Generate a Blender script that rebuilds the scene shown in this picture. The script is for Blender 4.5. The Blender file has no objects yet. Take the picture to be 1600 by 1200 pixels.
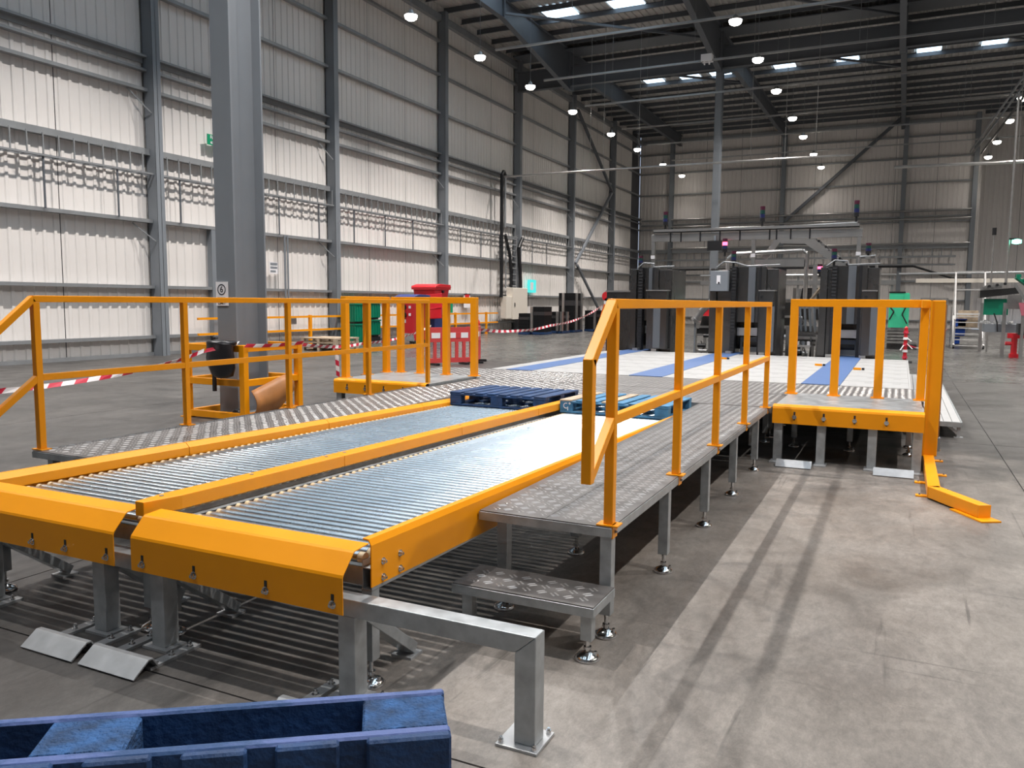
import bpy, math, random
from mathutils import Vector, Matrix, Euler
random.seed(7)
S = bpy.context.scene
COL = S.collection

# ---------------------------------------------------------------- camera
cam = bpy.data.cameras.new('camera'); co = bpy.data.objects.new('camera', cam); COL.objects.link(co)
cam.sensor_width = 36.0; cam.lens = 1256.776 * 36 / 1600; cam.clip_start = .05; cam.clip_end = 300
yaw, pitch, roll = -0.448800843, 0.101668180, -0.00800842206
fw = Vector((math.sin(yaw)*math.cos(pitch), math.cos(yaw)*math.cos(pitch), -math.sin(pitch)))
rt = Vector((math.cos(yaw), -math.sin(yaw), 0)); dn = fw.cross(rt)
r2 = math.cos(roll)*rt + math.sin(roll)*dn; d2 = -math.sin(roll)*rt + math.cos(roll)*dn
m = Matrix((r2, -d2, -fw)).transposed().to_4x4(); m.translation = (0, 0, 1.65)
co.matrix_world = m
S.camera = co

# ---------------------------------------------------------------- light and exposure
S.view_settings.view_transform = 'Standard'; S.view_settings.look = 'None'
S.view_settings.gamma = 1.0; S.view_settings.use_curve_mapping = False
S.view_settings.exposure = 0.0
S.cycles.max_bounces = 8; S.cycles.diffuse_bounces = 5; S.cycles.glossy_bounces = 4
S.cycles.sample_clamp_indirect = 8.0; S.cycles.use_denoising = True
W = bpy.data.worlds.new('world'); S.world = W; W.use_nodes = True
W.node_tree.nodes['Background'].inputs[0].default_value = (.62, .74, .95, 1)
W.node_tree.nodes['Background'].inputs[1].default_value = 0.6
LAMP_W = 2450.0          # each high bay lamp
SKY_E = 2.7              # rooflights, daylight behind them
LAMP_Y = [-7.4, -2.0, 3.4, 8.7, 14.0, 19.3, 24.6, 29.7, 34.6, 39.9, 46.0, 51.2, 57.4, 62.9]
LAMP_X = [-15.85, -5.75, 4.65, 15.0]
LAMP_Z = 11.5

# ---------------------------------------------------------------- materials
def mat(name, col, rough=.5, metal=0., var=0., vscale=6., emit=None, estr=0., rvar=0., bump=0., bscale=40., stretch=(1,1,1), spec=.5):
    M = bpy.data.materials.new(name); M.use_nodes = True; nt = M.node_tree; b = nt.nodes['Principled BSDF']
    b.inputs['Base Color'].default_value = (*col, 1); b.inputs['Roughness'].default_value = rough
    b.inputs['Metallic'].default_value = metal; b.inputs['Specular IOR Level'].default_value = spec
    if emit: b.inputs['Emission Color'].default_value = (*emit, 1); b.inputs['Emission Strength'].default_value = estr
    if var or rvar or bump:
        tc = nt.nodes.new('ShaderNodeTexCoord'); mp = nt.nodes.new('ShaderNodeMapping'); mp.inputs['Scale'].default_value = stretch
        nt.links.new(tc.outputs['Object'], mp.inputs[0])
        n = nt.nodes.new('ShaderNodeTexNoise'); n.inputs['Scale'].default_value = vscale; n.inputs['Detail'].default_value = 6
        nt.links.new(mp.outputs[0], n.inputs['Vector'])
        if var:
            r = nt.nodes.new('ShaderNodeMapRange'); r.inputs[1].default_value = .3; r.inputs[2].default_value = .7
            r.inputs[3].default_value = 1-var; r.inputs[4].default_value = 1+var*.6
            nt.links.new(n.outputs['Fac'], r.inputs[0])
            mx = nt.nodes.new('ShaderNodeVectorMath'); mx.operation = 'SCALE'; mx.inputs[0].default_value = col
            nt.links.new(r.outputs[0], mx.inputs['Scale']); nt.links.new(mx.outputs[0], b.inputs['Base Color'])
        if rvar:
            r = nt.nodes.new('ShaderNodeMapRange'); r.inputs[1].default_value = .3; r.inputs[2].default_value = .7
            r.inputs[3].default_value = max(.05, rough-rvar); r.inputs[4].default_value = rough+rvar
            nt.links.new(n.outputs['Fac'], r.inputs[0]); nt.links.new(r.outputs[0], b.inputs['Roughness'])
        if bump:
            n2 = nt.nodes.new('ShaderNodeTexNoise'); n2.inputs['Scale'].default_value = bscale; n2.inputs['Detail'].default_value = 4
            nt.links.new(mp.outputs[0], n2.inputs['Vector'])
            bp = nt.nodes.new('ShaderNodeBump'); bp.inputs['Strength'].default_value = bump; bp.inputs['Distance'].default_value = .01
            nt.links.new(n2.outputs['Fac'], bp.inputs['Height']); nt.links.new(bp.outputs[0], b.inputs['Normal'])
    return M

YEL = mat('yellow_paint', (.86, .315, .004), .36, var=.05, vscale=3, rvar=.05, spec=.32)
GALV = mat('galvanised_steel', (.40, .42, .43), .42, .55, var=.22, vscale=14, rvar=.08)
GALVB = mat('bright_zinc_plate', (.42, .43, .44), .38, .5, var=.15, vscale=10)
ROLL = mat('zinc_roller', (.50, .575, .635), .27, .95, var=.02, vscale=5, rvar=.03)
CAPM = mat('beige_bearing', (.62, .50, .32), .5)
CHROME = mat('chrome', (.7, .7, .7), .12, 1.)
TREAD = mat('tread_plate', (.165, .155, .15), .45, .5, var=.25, vscale=5, rvar=.1)
TBAR = mat('tread_bar', (.36, .347, .338), .38, .7)
STEEL = mat('grey_painted_steel', (.20, .218, .24), .45, var=.05, vscale=2)
STEELD = mat('roof_steel', (.105, .115, .13), .5, var=.05, vscale=2)
PANEL = mat('wall_liner', (.74, .70, .67), .38, var=.03, vscale=.6)
PANELB = mat('wall_backing', (.10, .10, .11), .8)
DECK = mat('roof_liner', (.52, .50, .475), .5, var=.08, vscale=.8)
GIRT = mat('galvanised_rail', (.30, .31, .32), .42, .35, var=.1, vscale=3)
DARK = mat('dark_void', (.02, .02, .022), .7)
BLACK = mat('black_plastic', (.012, .012, .014), .42, var=.3, vscale=4)
INOX = mat('dark_stainless', (.115, .113, .112), .24, .85, var=.12, vscale=2, rvar=.06, stretch=(1,1,.15))
INOXL = mat('light_stainless', (.46, .45, .44), .30, .8, var=.12, vscale=3)
WHITE = mat('white_board', (.41, .405, .40), .45, var=.05, vscale=3)
PBLUE = mat('blue_mat', (.075, .14, .31), .5, var=.05, vscale=6)
WBLUE = mat('blue_painted_wood', (.008, .043, .135), .62, var=.45, vscale=9, bump=.5, bscale=60, stretch=(1,1,1))
WBLUE2 = mat('worn_blue_wood', (.055, .20, .36), .6, var=.4, vscale=10, bump=.4, bscale=50)
WORN = mat('scuffed_blue_edge', (.05, .07, .25), .6, bump=.4, bscale=45)
def scuff(M, c0, c1):
    nt = M.node_tree; b = nt.nodes['Principled BSDF']; tc = nt.nodes.new('ShaderNodeTexCoord'); mp = nt.nodes.new('ShaderNodeMapping'); mp.inputs['Scale'].default_value = (1, 6, 3)
    n = nt.nodes.new('ShaderNodeTexNoise'); n.inputs['Scale'].default_value = 5; n.inputs['Detail'].default_value = 8; n.inputs['Roughness'].default_value = .7
    r = nt.nodes.new('ShaderNodeValToRGB'); r.color_ramp.elements[0].position = .44; r.color_ramp.elements[1].position = .54
    r.color_ramp.elements[0].color = (*c0, 1); r.color_ramp.elements[1].color = (*c1, 1)
    nt.links.new(tc.outputs['Object'], mp.inputs[0]); nt.links.new(mp.outputs[0], n.inputs['Vector']); nt.links.new(n.outputs['Fac'], r.inputs[0]); nt.links.new(r.outputs[0], b.inputs['Base Color'])
scuff(WORN, (.010, .05, .15), (.07, .11, .28))
WBLUE3 = mat('rough_sawn_blue', (.018, .08, .22), .75, var=.6, vscale=25, bump=1., bscale=120)
RED = mat('red_plastic', (.62, .02, .03), .35, var=.06, vscale=2)
REDB = mat('red_barrier', (.58, .06, .06), .45)
ALU = mat('brushed_aluminium', (.52, .51, .50), .4, .2)
MATTEB = mat('matte_black', (.007, .007, .008), .7, spec=.2)
GREEN = mat('green_plastic', (.0, .20, .11), .42, var=.1, vscale=3)
GREENL = mat('light_green_panel', (.05, .55, .30), .45)
NAVY = mat('navy_plastic', (.03, .05, .20), .4)
WSIGN = mat('white_sign', (.8, .78, .8), .45)
TXT = mat('black_ink', (.02, .02, .03), .6)
GSIGN = mat('green_sign', (.0, .26, .12), .45)
BEIGE = mat('beige_cabinet', (.72, .66, .58), .45)
BROWN = mat('rusty_brown_sheet', (.36, .15, .045), .5, var=.25, vscale=4)
TIMB = mat('raw_timber', (.46, .36, .26), .7, var=.3, vscale=9)
TAPER = mat('tape_red', (.55, .02, .05), .4); TAPEW = mat('tape_white', (.82, .78, .78), .4)
ORANGE = mat('orange_paint', (.80, .14, .02), .4)
LENS = mat('lamp_lens', (1, 1, 1), .5, emit=(1., .93, .82), estr=28.)
SKYM = mat('rooflight', (.8, .85, .9), .5, emit=(.62, .82, 1.), estr=SKY_E)
LRED = mat('red_beacon', (.5, .02, .05), .3, emit=(1, .08, .16), estr=6.)
LGRN = mat('green_beacon', (.02, .5, .3), .3, emit=(.2, 1, .6), estr=5.)
LTEAL = mat('lit_exit_sign', (.05, .5, .5), .3, emit=(.08, .75, .72), estr=.7)

def floor_mat(name, tint, patchy=None):
    M = bpy.data.materials.new(name); M.use_nodes = True; nt = M.node_tree; b = nt.nodes['Principled BSDF']
    L = nt.links.new; N = nt.nodes.new
    g = N('ShaderNodeNewGeometry')
    def noise(scale, st, det=6, rot=0., rough=.6):
        mp = N('ShaderNodeMapping'); mp.inputs['Scale'].default_value = st; mp.inputs['Rotation'].default_value = (0, 0, rot)
        L(g.outputs['Position'], mp.inputs[0]); n = N('ShaderNodeTexNoise'); n.inputs['Scale'].default_value = scale
        n.inputs['Detail'].default_value = det; n.inputs['Roughness'].default_value = rough; L(mp.outputs[0], n.inputs['Vector']); return n.outputs['Fac']
    def rng(x, a, c, lo, hi):
        r = N('ShaderNodeMapRange'); r.inputs[1].default_value = a; r.inputs[2].default_value = c; r.inputs[3].default_value = lo; r.inputs[4].default_value = hi
        L(x, r.inputs[0]); return r.outputs[0]
    def mul(a, c):
        q = N('ShaderNodeMath'); q.operation = 'MULTIPLY'; L(a, q.inputs[0]); L(c, q.inputs[1]); return q.outputs[0]
    def noise2(scale, st, det, rot, rough, dist):
        f = noise(scale, st, det, rot, rough); f.node.inputs['Distortion'].default_value = dist; return f
    big = rng(noise2(.8, (1, .55, 1), 8, .3, .62, .6), .34, .66, .62, 1.16)
    blot = rng(noise2(2.3, (1, .8, 1), 9, .8, .70, 1.2), .30, .62, .66, 1.12)
    fine = rng(noise2(26, (1, .5, 1), 9, .5, .85, .4), .28, .72, .62, 1.34)
    grain = rng(noise2(140, (1, .6, 1), 4, .2, .8, 0), .25, .75, .84, 1.14)
    scr = rng(noise2(10, (1, .045, 1), 4, -.62, .6, .5), .30, .38, .52, 1.0)
    scr2 = rng(noise2(9, (.05, 1, 1), 4, .18, .6, .6), .29, .36, .62, 1.0)
    scr3 = rng(noise2(15, (1, .05, 1), 4, .10, .6, .7), .66, .74, 1.0, 1.18)
    tyre = rng(noise2(1.1, (1, .12, 1), 6, -.12, .6, .5), .26, .42, .58, 1.0)
    f = mul(mul(mul(big, blot), mul(fine, grain)), mul(mul(scr, scr2), mul(scr3, tyre)))
    sc = N('ShaderNodeVectorMath'); sc.operation = 'SCALE'; sc.inputs[0].default_value = tint; L(f, sc.inputs['Scale'])
    if patchy:      # paler ellipse with a noisy edge, mixed into the near floor tint
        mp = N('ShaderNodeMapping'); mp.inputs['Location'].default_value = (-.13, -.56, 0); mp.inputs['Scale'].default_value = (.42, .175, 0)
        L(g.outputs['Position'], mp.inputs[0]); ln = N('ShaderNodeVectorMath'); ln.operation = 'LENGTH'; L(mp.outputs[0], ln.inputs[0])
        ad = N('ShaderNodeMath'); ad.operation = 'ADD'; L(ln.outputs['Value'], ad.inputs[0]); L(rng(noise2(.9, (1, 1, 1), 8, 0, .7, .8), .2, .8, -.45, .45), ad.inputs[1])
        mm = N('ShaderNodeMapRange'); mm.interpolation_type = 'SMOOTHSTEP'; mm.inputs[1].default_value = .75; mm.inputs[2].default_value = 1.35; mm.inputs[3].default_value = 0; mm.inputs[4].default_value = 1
        L(ad.outputs[0], mm.inputs[0]); mx = N('ShaderNodeMix'); mx.data_type = 'RGBA'; mx.inputs[6].default_value = (*patchy, 1); mx.inputs[7].default_value = (*tint, 1)
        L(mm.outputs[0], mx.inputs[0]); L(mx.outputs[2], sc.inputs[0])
    L(sc.outputs[0], b.inputs['Base Color'])
    L(rng(noise(1.6, (1, 1, 1), 6), .3, .7, *(( .32, .54) if patchy else (.20, .36))), b.inputs['Roughness'])
    bp = N('ShaderNodeBump'); bp.inputs['Strength'].default_value = .04; bp.inputs['Distance'].default_value = .004
    L(noise(30, (1, .2, 1), 5), bp.inputs['Height']); L(bp.outputs[0], b.inputs['Normal'])
    return M
FLOOR = floor_mat('two_tone_concrete', (.072, .067, .063), (.208, .186, .166)); FLOORG = floor_mat('sealed_grey_concrete', (.112, .109, .104))

# ---------------------------------------------------------------- mesh helpers
class MB:
    def __init__(s): s.v = []; s.f = []; s.m = []; s.sm = []; s.mi = 0; s.smooth = False
    def add(s, vs, fs):
        o = len(s.v); s.v += [tuple(v) for v in vs]
        for f in fs: s.f.append([i+o for i in f]); s.m.append(s.mi); s.sm.append(s.smooth)
        return s
    def box(s, x0, x1, y0, y1, z0, z1):
        s.add([(x0,y0,z0),(x1,y0,z0),(x1,y1,z0),(x0,y1,z0),(x0,y0,z1),(x1,y0,z1),(x1,y1,z1),(x0,y1,z1)],
              [(0,3,2,1),(4,5,6,7),(0,1,5,4),(1,2,6,5),(2,3,7,6),(3,0,4,7)]); return s
    def cb(s, c, d): return s.box(c[0]-d[0]/2, c[0]+d[0]/2, c[1]-d[1]/2, c[1]+d[1]/2, c[2]-d[2]/2, c[2]+d[2]/2)
    def bar(s, p, q, w, h, up=(0,0,1), ext=0.):
        p = Vector(p); q = Vector(q); d = (q-p).normalized(); p = p-d*ext; q = q+d*ext
        u = Vector(up); a = d.cross(u)
        if a.length < 1e-4: a = d.cross(Vector((0,1,0)))
        a.normalize(); b = a.cross(d).normalized(); a *= w/2; b *= h/2
        s.add([p-a-b, p+a-b, p+a+b, p-a+b, q-a-b, q+a-b, q+a+b, q-a+b],
              [(0,1,2,3)[::-1],(4,5,6,7)[::-1][::-1],(0,4,5,1)[::-1][::-1],(1,5,6,2),(2,6,7,3),(3,7,4,0)]); return s
    def cyl(s, p, q, r, n=12, r2=None, caps=True):
        p = Vector(p); q = Vector(q); r2 = r if r2 is None else r2; d = (q-p).normalized()
        a = d.orthogonal().normalized(); b = d.cross(a)
        vs = [p+(a*math.cos(t)+b*math.sin(t))*r for t in [2*math.pi*i/n for i in range(n)]] + [q+(a*math.cos(t)+b*math.sin(t))*r2 for t in [2*math.pi*i/n for i in range(n)]]
        o = s.smooth; s.smooth = True; s.add(vs, [(i, (i+1)%n, n+(i+1)%n, n+i) for i in range(n)]); s.smooth = o
        if caps: s.add(vs, [tuple(range(n))[::-1], tuple(range(n, 2*n))])
        return s
    def prism(s, poly, axis, a, b):   # poly in the two other axes, in order
        def P(u, v, t): return {'x': (t,u,v), 'y': (u,t,v), 'z': (u,v,t)}[axis]
        n = len(poly); vs = [P(u,v,a) for u,v in poly]+[P(u,v,b) for u,v in poly]
        s.add(vs, [(i,(i+1)%n,n+(i+1)%n,n+i) for i in range(n)]+[tuple(range(n))[::-1], tuple(range(n,2*n))]); return s
    def sheet(s, poly, axis, a, b, t):   # bent sheet: open polyline with thickness t (offset by normals)
        n = len(poly); off = []
        for i in range(n):
            d = Vector((0,0))
            if i > 0: e = Vector(poly[i])-Vector(poly[i-1]); d += Vector((-e.y, e.x)).normalized()
            if i < n-1: e = Vector(poly[i+1])-Vector(poly[i]); d += Vector((-e.y, e.x)).normalized()
            d.normalize(); off.append((poly[i][0]-d.x*t, poly[i][1]-d.y*t))
        for i in range(n-1): s.prism([poly[i], poly[i+1], off[i+1], off[i]], axis, a, b)
        return s
    def lathe(s, c, prof, n=14):
        o = len(s.v); rings = []
        vs = []
        for r, z in prof: vs += [(c[0]+r*math.cos(2*math.pi*i/n), c[1]+r*math.sin(2*math.pi*i/n), c[2]+z) for i in range(n)]
        fs = [(k*n+i, k*n+(i+1)%n, (k+1)*n+(i+1)%n, (k+1)*n+i) for k in range(len(prof)-1) for i in range(n)]
        sm = s.smooth; s.smooth = True; s.add(vs, fs); s.smooth = sm
        s.add(vs[:n], [tuple(range(n))[::-1]]); s.add(vs[-n:], [tuple(range(n))]); return s
    def tube(s, pts, r, n=8):
        for a, b in zip(pts, pts[1:]): s.cyl(a, b, r, n)
        return s
    def mesh(s, name, mats, org=(0,0,0), fix=True):
        me = bpy.data.meshes.new(name); o = Vector(org)
        me.from_pydata([(x-o.x, y-o.y, z-o.z) for x,y,z in s.v], [], s.f)
        for M in (mats if isinstance(mats, (list, tuple)) else [mats]): me.materials.append(M)
        me.polygons.foreach_set('material_index', s.m); me.polygons.foreach_set('use_smooth', s.sm)
        if fix:
            import bmesh
            bm = bmesh.new(); bm.from_mesh(me); bmesh.ops.recalc_face_normals(bm, faces=bm.faces); bm.to_mesh(me); bm.free()
        me.update(); return me

def setp(o, label=None, cat=None, group=None, kind=None):
    if label: o['label'] = label
    if cat: o['category'] = cat
    if group: o['group'] = group
    if kind: o['kind'] = kind
    return o
def thing(name, label, cat, loc=(0,0,0), group=None):
    o = bpy.data.objects.new(name, None); COL.objects.link(o); o.location = loc; o.empty_display_size = .1
    return setp(o, label, cat, group)
def worldloc(o):
    v = Vector((0,0,0))
    while o: v += o.location; o = o.parent
    return v
def part(name, mb, mats, parent=None, label=None, kind=None, bev=0.):
    """mb in world coordinates; the object is placed under its parent at the same spot"""
    org = worldloc(parent) if parent else Vector((0,0,0))
    o = bpy.data.objects.new(name, mb.mesh(name, mats, org)); COL.objects.link(o)
    if parent: o.parent = parent
    if bev:
        b = o.modifiers.new('bevel', 'BEVEL'); b.width = bev; b.segments = 2; b.limit_method = 'ANGLE'; b.angle_limit = math.radians(40)
    return setp(o, label, kind=kind)
def inst(name, me, parent, loc, rot=None, label=None):
    o = bpy.data.objects.new(name, me); COL.objects.link(o); o.parent = parent; o.location = loc
    if rot: o.rotation_euler = rot
    if label: o['label'] = label
    return o
def solo(name, mb, mats, label, cat, loc=(0,0,0), group=None, bev=0., kind=None):
    o = bpy.data.objects.new(name, mb.mesh(name, mats, loc)); COL.objects.link(o); o.location = loc
    if bev:
        b = o.modifiers.new('bevel', 'BEVEL'); b.width = bev; b.segments = 2; b.limit_method = 'ANGLE'; b.angle_limit = math.radians(40)
    return setp(o, label, cat, group, kind)
def struct(name, mb, mats): return setp(part(name, mb, mats), kind='structure')
def B(*a): return MB().box(*a)
def copy_tree(o, parent=None):
    c = o.copy(); COL.objects.link(c); c.parent = parent
    for ch in list(o.children): copy_tree(ch, c)
    return c
def text_mesh(body, size, mat_, name, mtx, parent=None, label=None, ext=.001):
    cu = bpy.data.curves.new(name, 'FONT'); cu.body = body; cu.size = size; cu.align_x = 'CENTER'; cu.align_y = 'CENTER'; cu.extrude = ext
    cu.space_line = .95; cu.offset = size*.012
    tmp = bpy.data.objects.new(name, cu); COL.objects.link(tmp)
    dg = bpy.context.evaluated_depsgraph_get(); dg.update()
    me = bpy.data.meshes.new_from_object(tmp.evaluated_get(dg)); bpy.data.objects.remove(tmp)
    me.materials.clear(); me.materials.append(mat_)
    me.transform(mtx); org = worldloc(parent) if parent else Vector((0,0,0)); me.transform(Matrix.Translation(-org))
    o = bpy.data.objects.new(name, me); COL.objects.link(o); o.parent = parent
    return setp(o, label)
ORD = ['first','second','third','fourth','fifth','sixth','seventh','eighth','ninth','tenth','eleventh','twelfth','thirteenth','fourteenth']
# ================================================================ SETTING
XL, YB, XR, YF, ZT = -19.82, 65.0, 26.0, -14.0, 15.2
fl = struct('floor', B(XL-.3, XR+.3, YF-.3, YB+.3, -.3, -.012), PANELB)
xs = [XL, -10.5, -4.6, 1.07, 6.9, 15.0, XR]; ys = [YF, -6.0, 2.40, 11.0, 20.0, 32.0, 47.0, YB]
for i in range(len(xs)-1):
    for j in range(len(ys)-1):
        g = .005
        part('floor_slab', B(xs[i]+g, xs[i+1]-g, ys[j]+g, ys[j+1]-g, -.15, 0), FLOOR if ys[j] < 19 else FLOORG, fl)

# ribbed liner panel, 2.7 wide along local x, proud towards local +y
def panel_mesh(w, h):
    b = MB(); pts = [(0., 0.)]; p = .3; n = int(round(w/p)); p = w/n
    for i in range(n):
        x = i*p; pts += [(x+p*.30, 0), (x+p*.38, .028), (x+p*.62, .028), (x+p*.70, 0), (x+p*.95, 0)]
    pts.append((w, 0)); g = .012
    pts = [(min(max(x, g), w-g), y) for x, y in pts]
    vs = [(x, y, 0) for x, y in pts]+[(x, y, h) for x, y in pts]; k = len(pts)
    b.add(vs, [(i, i+1, k+i+1, k+i) for i in range(k-1)])
    return b.mesh('wall_panel', PANEL, fix=False)
PM = panel_mesh(2.7, ZT)
ME_panel = PM
wl = struct('wall_left', B(XL-.3, XL-.04, YF, YB, 0, ZT), PANELB)
BAY = [16.72+8.12*i for i in range(-3, 6)]      # near faces of the wall columns
y0 = BAY[0]-.0
for i in range(27):
    y = y0+i*8.12/3
    if y+2.7 < YB+.1: o = inst('wall_panel', PM, wl, (XL, y+2.7, 0), (0, 0, -math.pi/2)); o.scale.x = 8.12/3/2.7
LEV = [(.05, .10, .08), (.55, .09, .17), (2.0, .09, .20), (3.88, .10, .22), (7.55, .09, .20), (10.3, .10, .18), (12.0, .10, .18), (13.5, .10, .18), (14.5, .30, .22)]
for z, h, d in LEV:
    for y in BAY: part('wall_rail', MB().sheet([(0,0),(1,0)], 'x', 0, 1, .01) if 0 else B(XL+.03, XL+d+.03, y+.26, y+8.10, z-h/2, z+h/2), GIRT, wl)
for y in BAY:
    a, c = y+.26, y+8.10
    part('wall_beam', B(XL+.03, XL+.20, a, c, 5.76, 5.92).box(XL+.03, XL+.22, a, c, 5.74, 5.76), GIRT, wl)
    part('wall_beam', B(XL+.03, XL+.24, a, c, 8.44, 8.50).box(XL+.03, XL+.22, a, c, 8.06, 8.13).box(XL+.03, XL+.07, a, c, 8.30, 8.44), GIRT, wl)
for y in BAY:   # H columns on the wall
    x0, x1 = XL+.03, XL+.44
    part('wall_column', B(x0, x0+.02, y, y+.26, 0, ZT-.4).box(x1-.022, x1, y, y+.26, 0, ZT-.4).box(x0, x1-.01, y, y+.014, 0, ZT-.4).box(x0, x1, y+.12, y+.135, 0, ZT-.4), STEEL, wl)
    part('knee_brace', MB().bar((XL+.1, y-.6, 7.5), (XL+.35, y-.02, 6.9), .03, .03).bar((XL+.1, y-.6, 3.8), (XL+.35, y-.02, 3.3), .03, .03), GIRT, wl)
part('wind_brace', MB().bar((XL+.35, 49.9, 4.2), (XL+.35, 56.9, 9.6), .16, .16), STEEL, wl)
part('wind_brace', MB().bar((XL+.35, 50.2, 4.1), (XL+.35, 55.6, .5), .14, .14), STEELD, wl)
part('wind_brace', MB().bar((XL+.35, 49.9, 14.0), (XL+.35, 57.2, 9.6), .16, .16), STEELD, wl)

wb = struct('wall_back', B(XL, 4.4, YB+.04, YB+.3, 0, ZT), PANELB)
x = XL
while x < 4.1:
    inst('wall_panel', PM, wb, (x+2.7, YB, 0), (0, 0, math.pi)); x += 2.7
wbr = struct('wall_back_right', B(4.4, XR, YB+2, YB+2.3, 0, ZT).box(4.3, 4.4, YB, YB+2, 0, ZT), PANELB)
for i in range(8): inst('wall_panel', PM, wbr, (4.4+2.7*(i+1), YB+1.95, 0), (0, 0, math.pi))
ECOL = [-17.1, -8.55, -.32, 4.1]
ex = [XL+.1]+ECOL
for i in range(4):
    a, c = ex[i]+.16, ex[i+1]-.16
    for z, h, d in LEV[1:]+[(3.35, .12, .2), (5.8, .3, .25), (8.3, .1, .2), (7.9, .1, .22)]:
        part('wall_rail', B(a, c, YB-.03-d, YB-.03, z-h/2, z+h/2), GIRT, wb)
for xc in ECOL:
    part('wall_column', B(xc-.15, xc+.15, YB-.46, YB-.44, 0, ZT-.4).box(xc-.15, xc+.15, YB-.05, YB-.03, 0, ZT-.4).box(xc-.01, xc+.01, YB-.45, YB-.04, 0, ZT-.4), STEEL, wb)
part('wind_brace', MB().bar((-8.3, YB-.4, 7.9), (-.5, YB-.4, 15.0), .25, .2), STEELD, wb)
for z in (8.3, 7.72, 6.0):
    part('pipe_run', MB().cyl((-17, YB-.5, z), (4.0, YB-.5, z), .06, 8), INOXL, wb)
struct('wall_right', B(XR, XR+.2, YF, YB+8, 0, ZT), PANEL)
struct('wall_front', B(XL, XR, YF-.2, YF, 0, ZT), PANEL)

# roof: ribbed deck, purlins, rafters, valley beam, rooflights
b = MB(); pts = []; x = XL-.2
while x < XR+.2: pts += [(x, ZT), (x+.10, ZT), (x+.13, ZT-.05), (x+.27, ZT-.05), (x+.30, ZT)]; x += .333
k = len(pts); b.add([(x, YF, z) for x, z in pts]+[(x, YB+8, z) for x, z in pts], [(i, i+1, k+i+1, k+i) for i in range(k-1)])
b.box(XL-.3, XR+.3, YF, YB+8, ZT+.02, ZT+.2)
ce = struct('ceiling', b, DECK)
PUR = [1.2+1.62*i for i in range(-9, 43)]
pm = MB().box(XL, XR, -.035, -.02, -.24, 0).box(XL, XR, -.035, .05, -.02, 0).box(XL, XR, -.10, -.02, -.24, -.225).mesh('purlin', STEELD)
for y in PUR: inst('purlin', pm, ce, (0, y, ZT-.055))
RX = [-16.5, -8.57, -.55, 7.4, 15.3]
for xc in RX:
    zb, zt = 14.07, 14.88
    b = MB().box(xc-.13, xc+.13, YF, YB, zt-.02, zt)
    b.prism([(YF, zb), (33.0, zb), (40.8, 12.85), (41.2, 12.85), (44.6, 13.85), (YB, 14.1), (YB, zt), (YF, zt)], 'x', xc-.008, xc+.008)
    for (ya, za), (yb_, zb_) in (((YF, zb), (33, zb)), ((33, zb), (40.8, 12.85)), ((41.2, 12.85), (44.6, 13.85)), ((44.6, 13.85), (YB, 14.1))):
        b.bar((xc, ya, za), (xc, yb_, zb_), .26, .02)
    b.box(xc-.12, xc+.12, 32.95, 33.05, zb, zt); b.box(xc-.13, xc+.13, 40.75, 41.25, 12.85, zt)
    part('rafter', b, STEELD, ce)
part('valley_beam', B(XL+.3, XR, 40.85, 41.15, 13.05, 13.08).box(XL+.3, XR, 40.85, 41.15, 14.05, 14.08).box(XL+.3, XR, 40.985, 41.015, 13.05, 14.08), STEELD, ce)
part('valley_gutter', B(XL+.3, XR, 40.3, 41.7, 14.75, 14.8), STEELD, ce)
for xa, xb in ((-16.5, -8.57), (-8.57, -.55), (-.55, 7.4)):
    part('roof_brace', MB().bar((xa, 41.5, 14.3), (xb, 49, 14.3), .1, .1).bar((xa, 33, 14.3), (xb, 40.5, 14.3), .1, .1), STEELD, ce)
sk = MB().box(-.5, .5, -.72, .72, -.03, 0).mesh('rooflight', SKYM)
cells = []
for xx in (-15.1, -11.9):
    cells += [(xx, i) for i in range(0, len(PUR)-1) if (-6 < PUR[i] < 36 and i % 3 != 2 and PUR[i] < 35.8)]
for xx in (-6.5, -3.3, 1.6, 4.6): cells += [(xx, i) for i in range(len(PUR)-1) if -8 < PUR[i] < 20]
for xx in (-14.3, -12.1, -10.3, -6.7, -3.4, .6, 3.6, 6.2): cells += [(xx, i) for i in range(len(PUR)-1) if 47.8 < PUR[i] < 49]
for xx, i in cells:
    o = inst('rooflight', sk, ce, (xx, (PUR[i]+PUR[i+1])/2, ZT-.06)); o.scale.x = 1.5 if PUR[i] < 45 else 1.15

# free standing interior columns
def hcol(name, x0, x1, y0, y1, h, label):
    t = thing(name, label, 'column', ((x0+x1)/2, (y0+y1)/2, 0))
    part('flange', B(x0, x1, y0, y0+.03, 0, h), STEEL, t, bev=.004); part('flange', B(x0, x1, y1-.03, y1, 0, h), STEEL, t, bev=.004)
    xm = (x0+x1)/2; part('web', B(xm-.02, xm+.02, y0+.03, y1-.03, 0, h).prism([(xm, y0+.03), (xm+.07, y0+.03), (xm+.02, y0+.10)], 'z', 0, h), STEEL, t)
    part('base_plate', B(x0-.08, x1+.08, y0-.08, y1+.08, 0, .025), STEEL, t)
    return t
bigcol = hcol('steel_column', -8.77, -8.42, 8.53, 9.15, ZT-.35, 'large grey steel H column in the left foreground, rising out of a yellow protector frame')
hcol('steel_column', -8.75, -8.42, 40.8, 41.2, 12.9, 'slim grey steel column behind the gantry in the middle of the hall')
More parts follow.
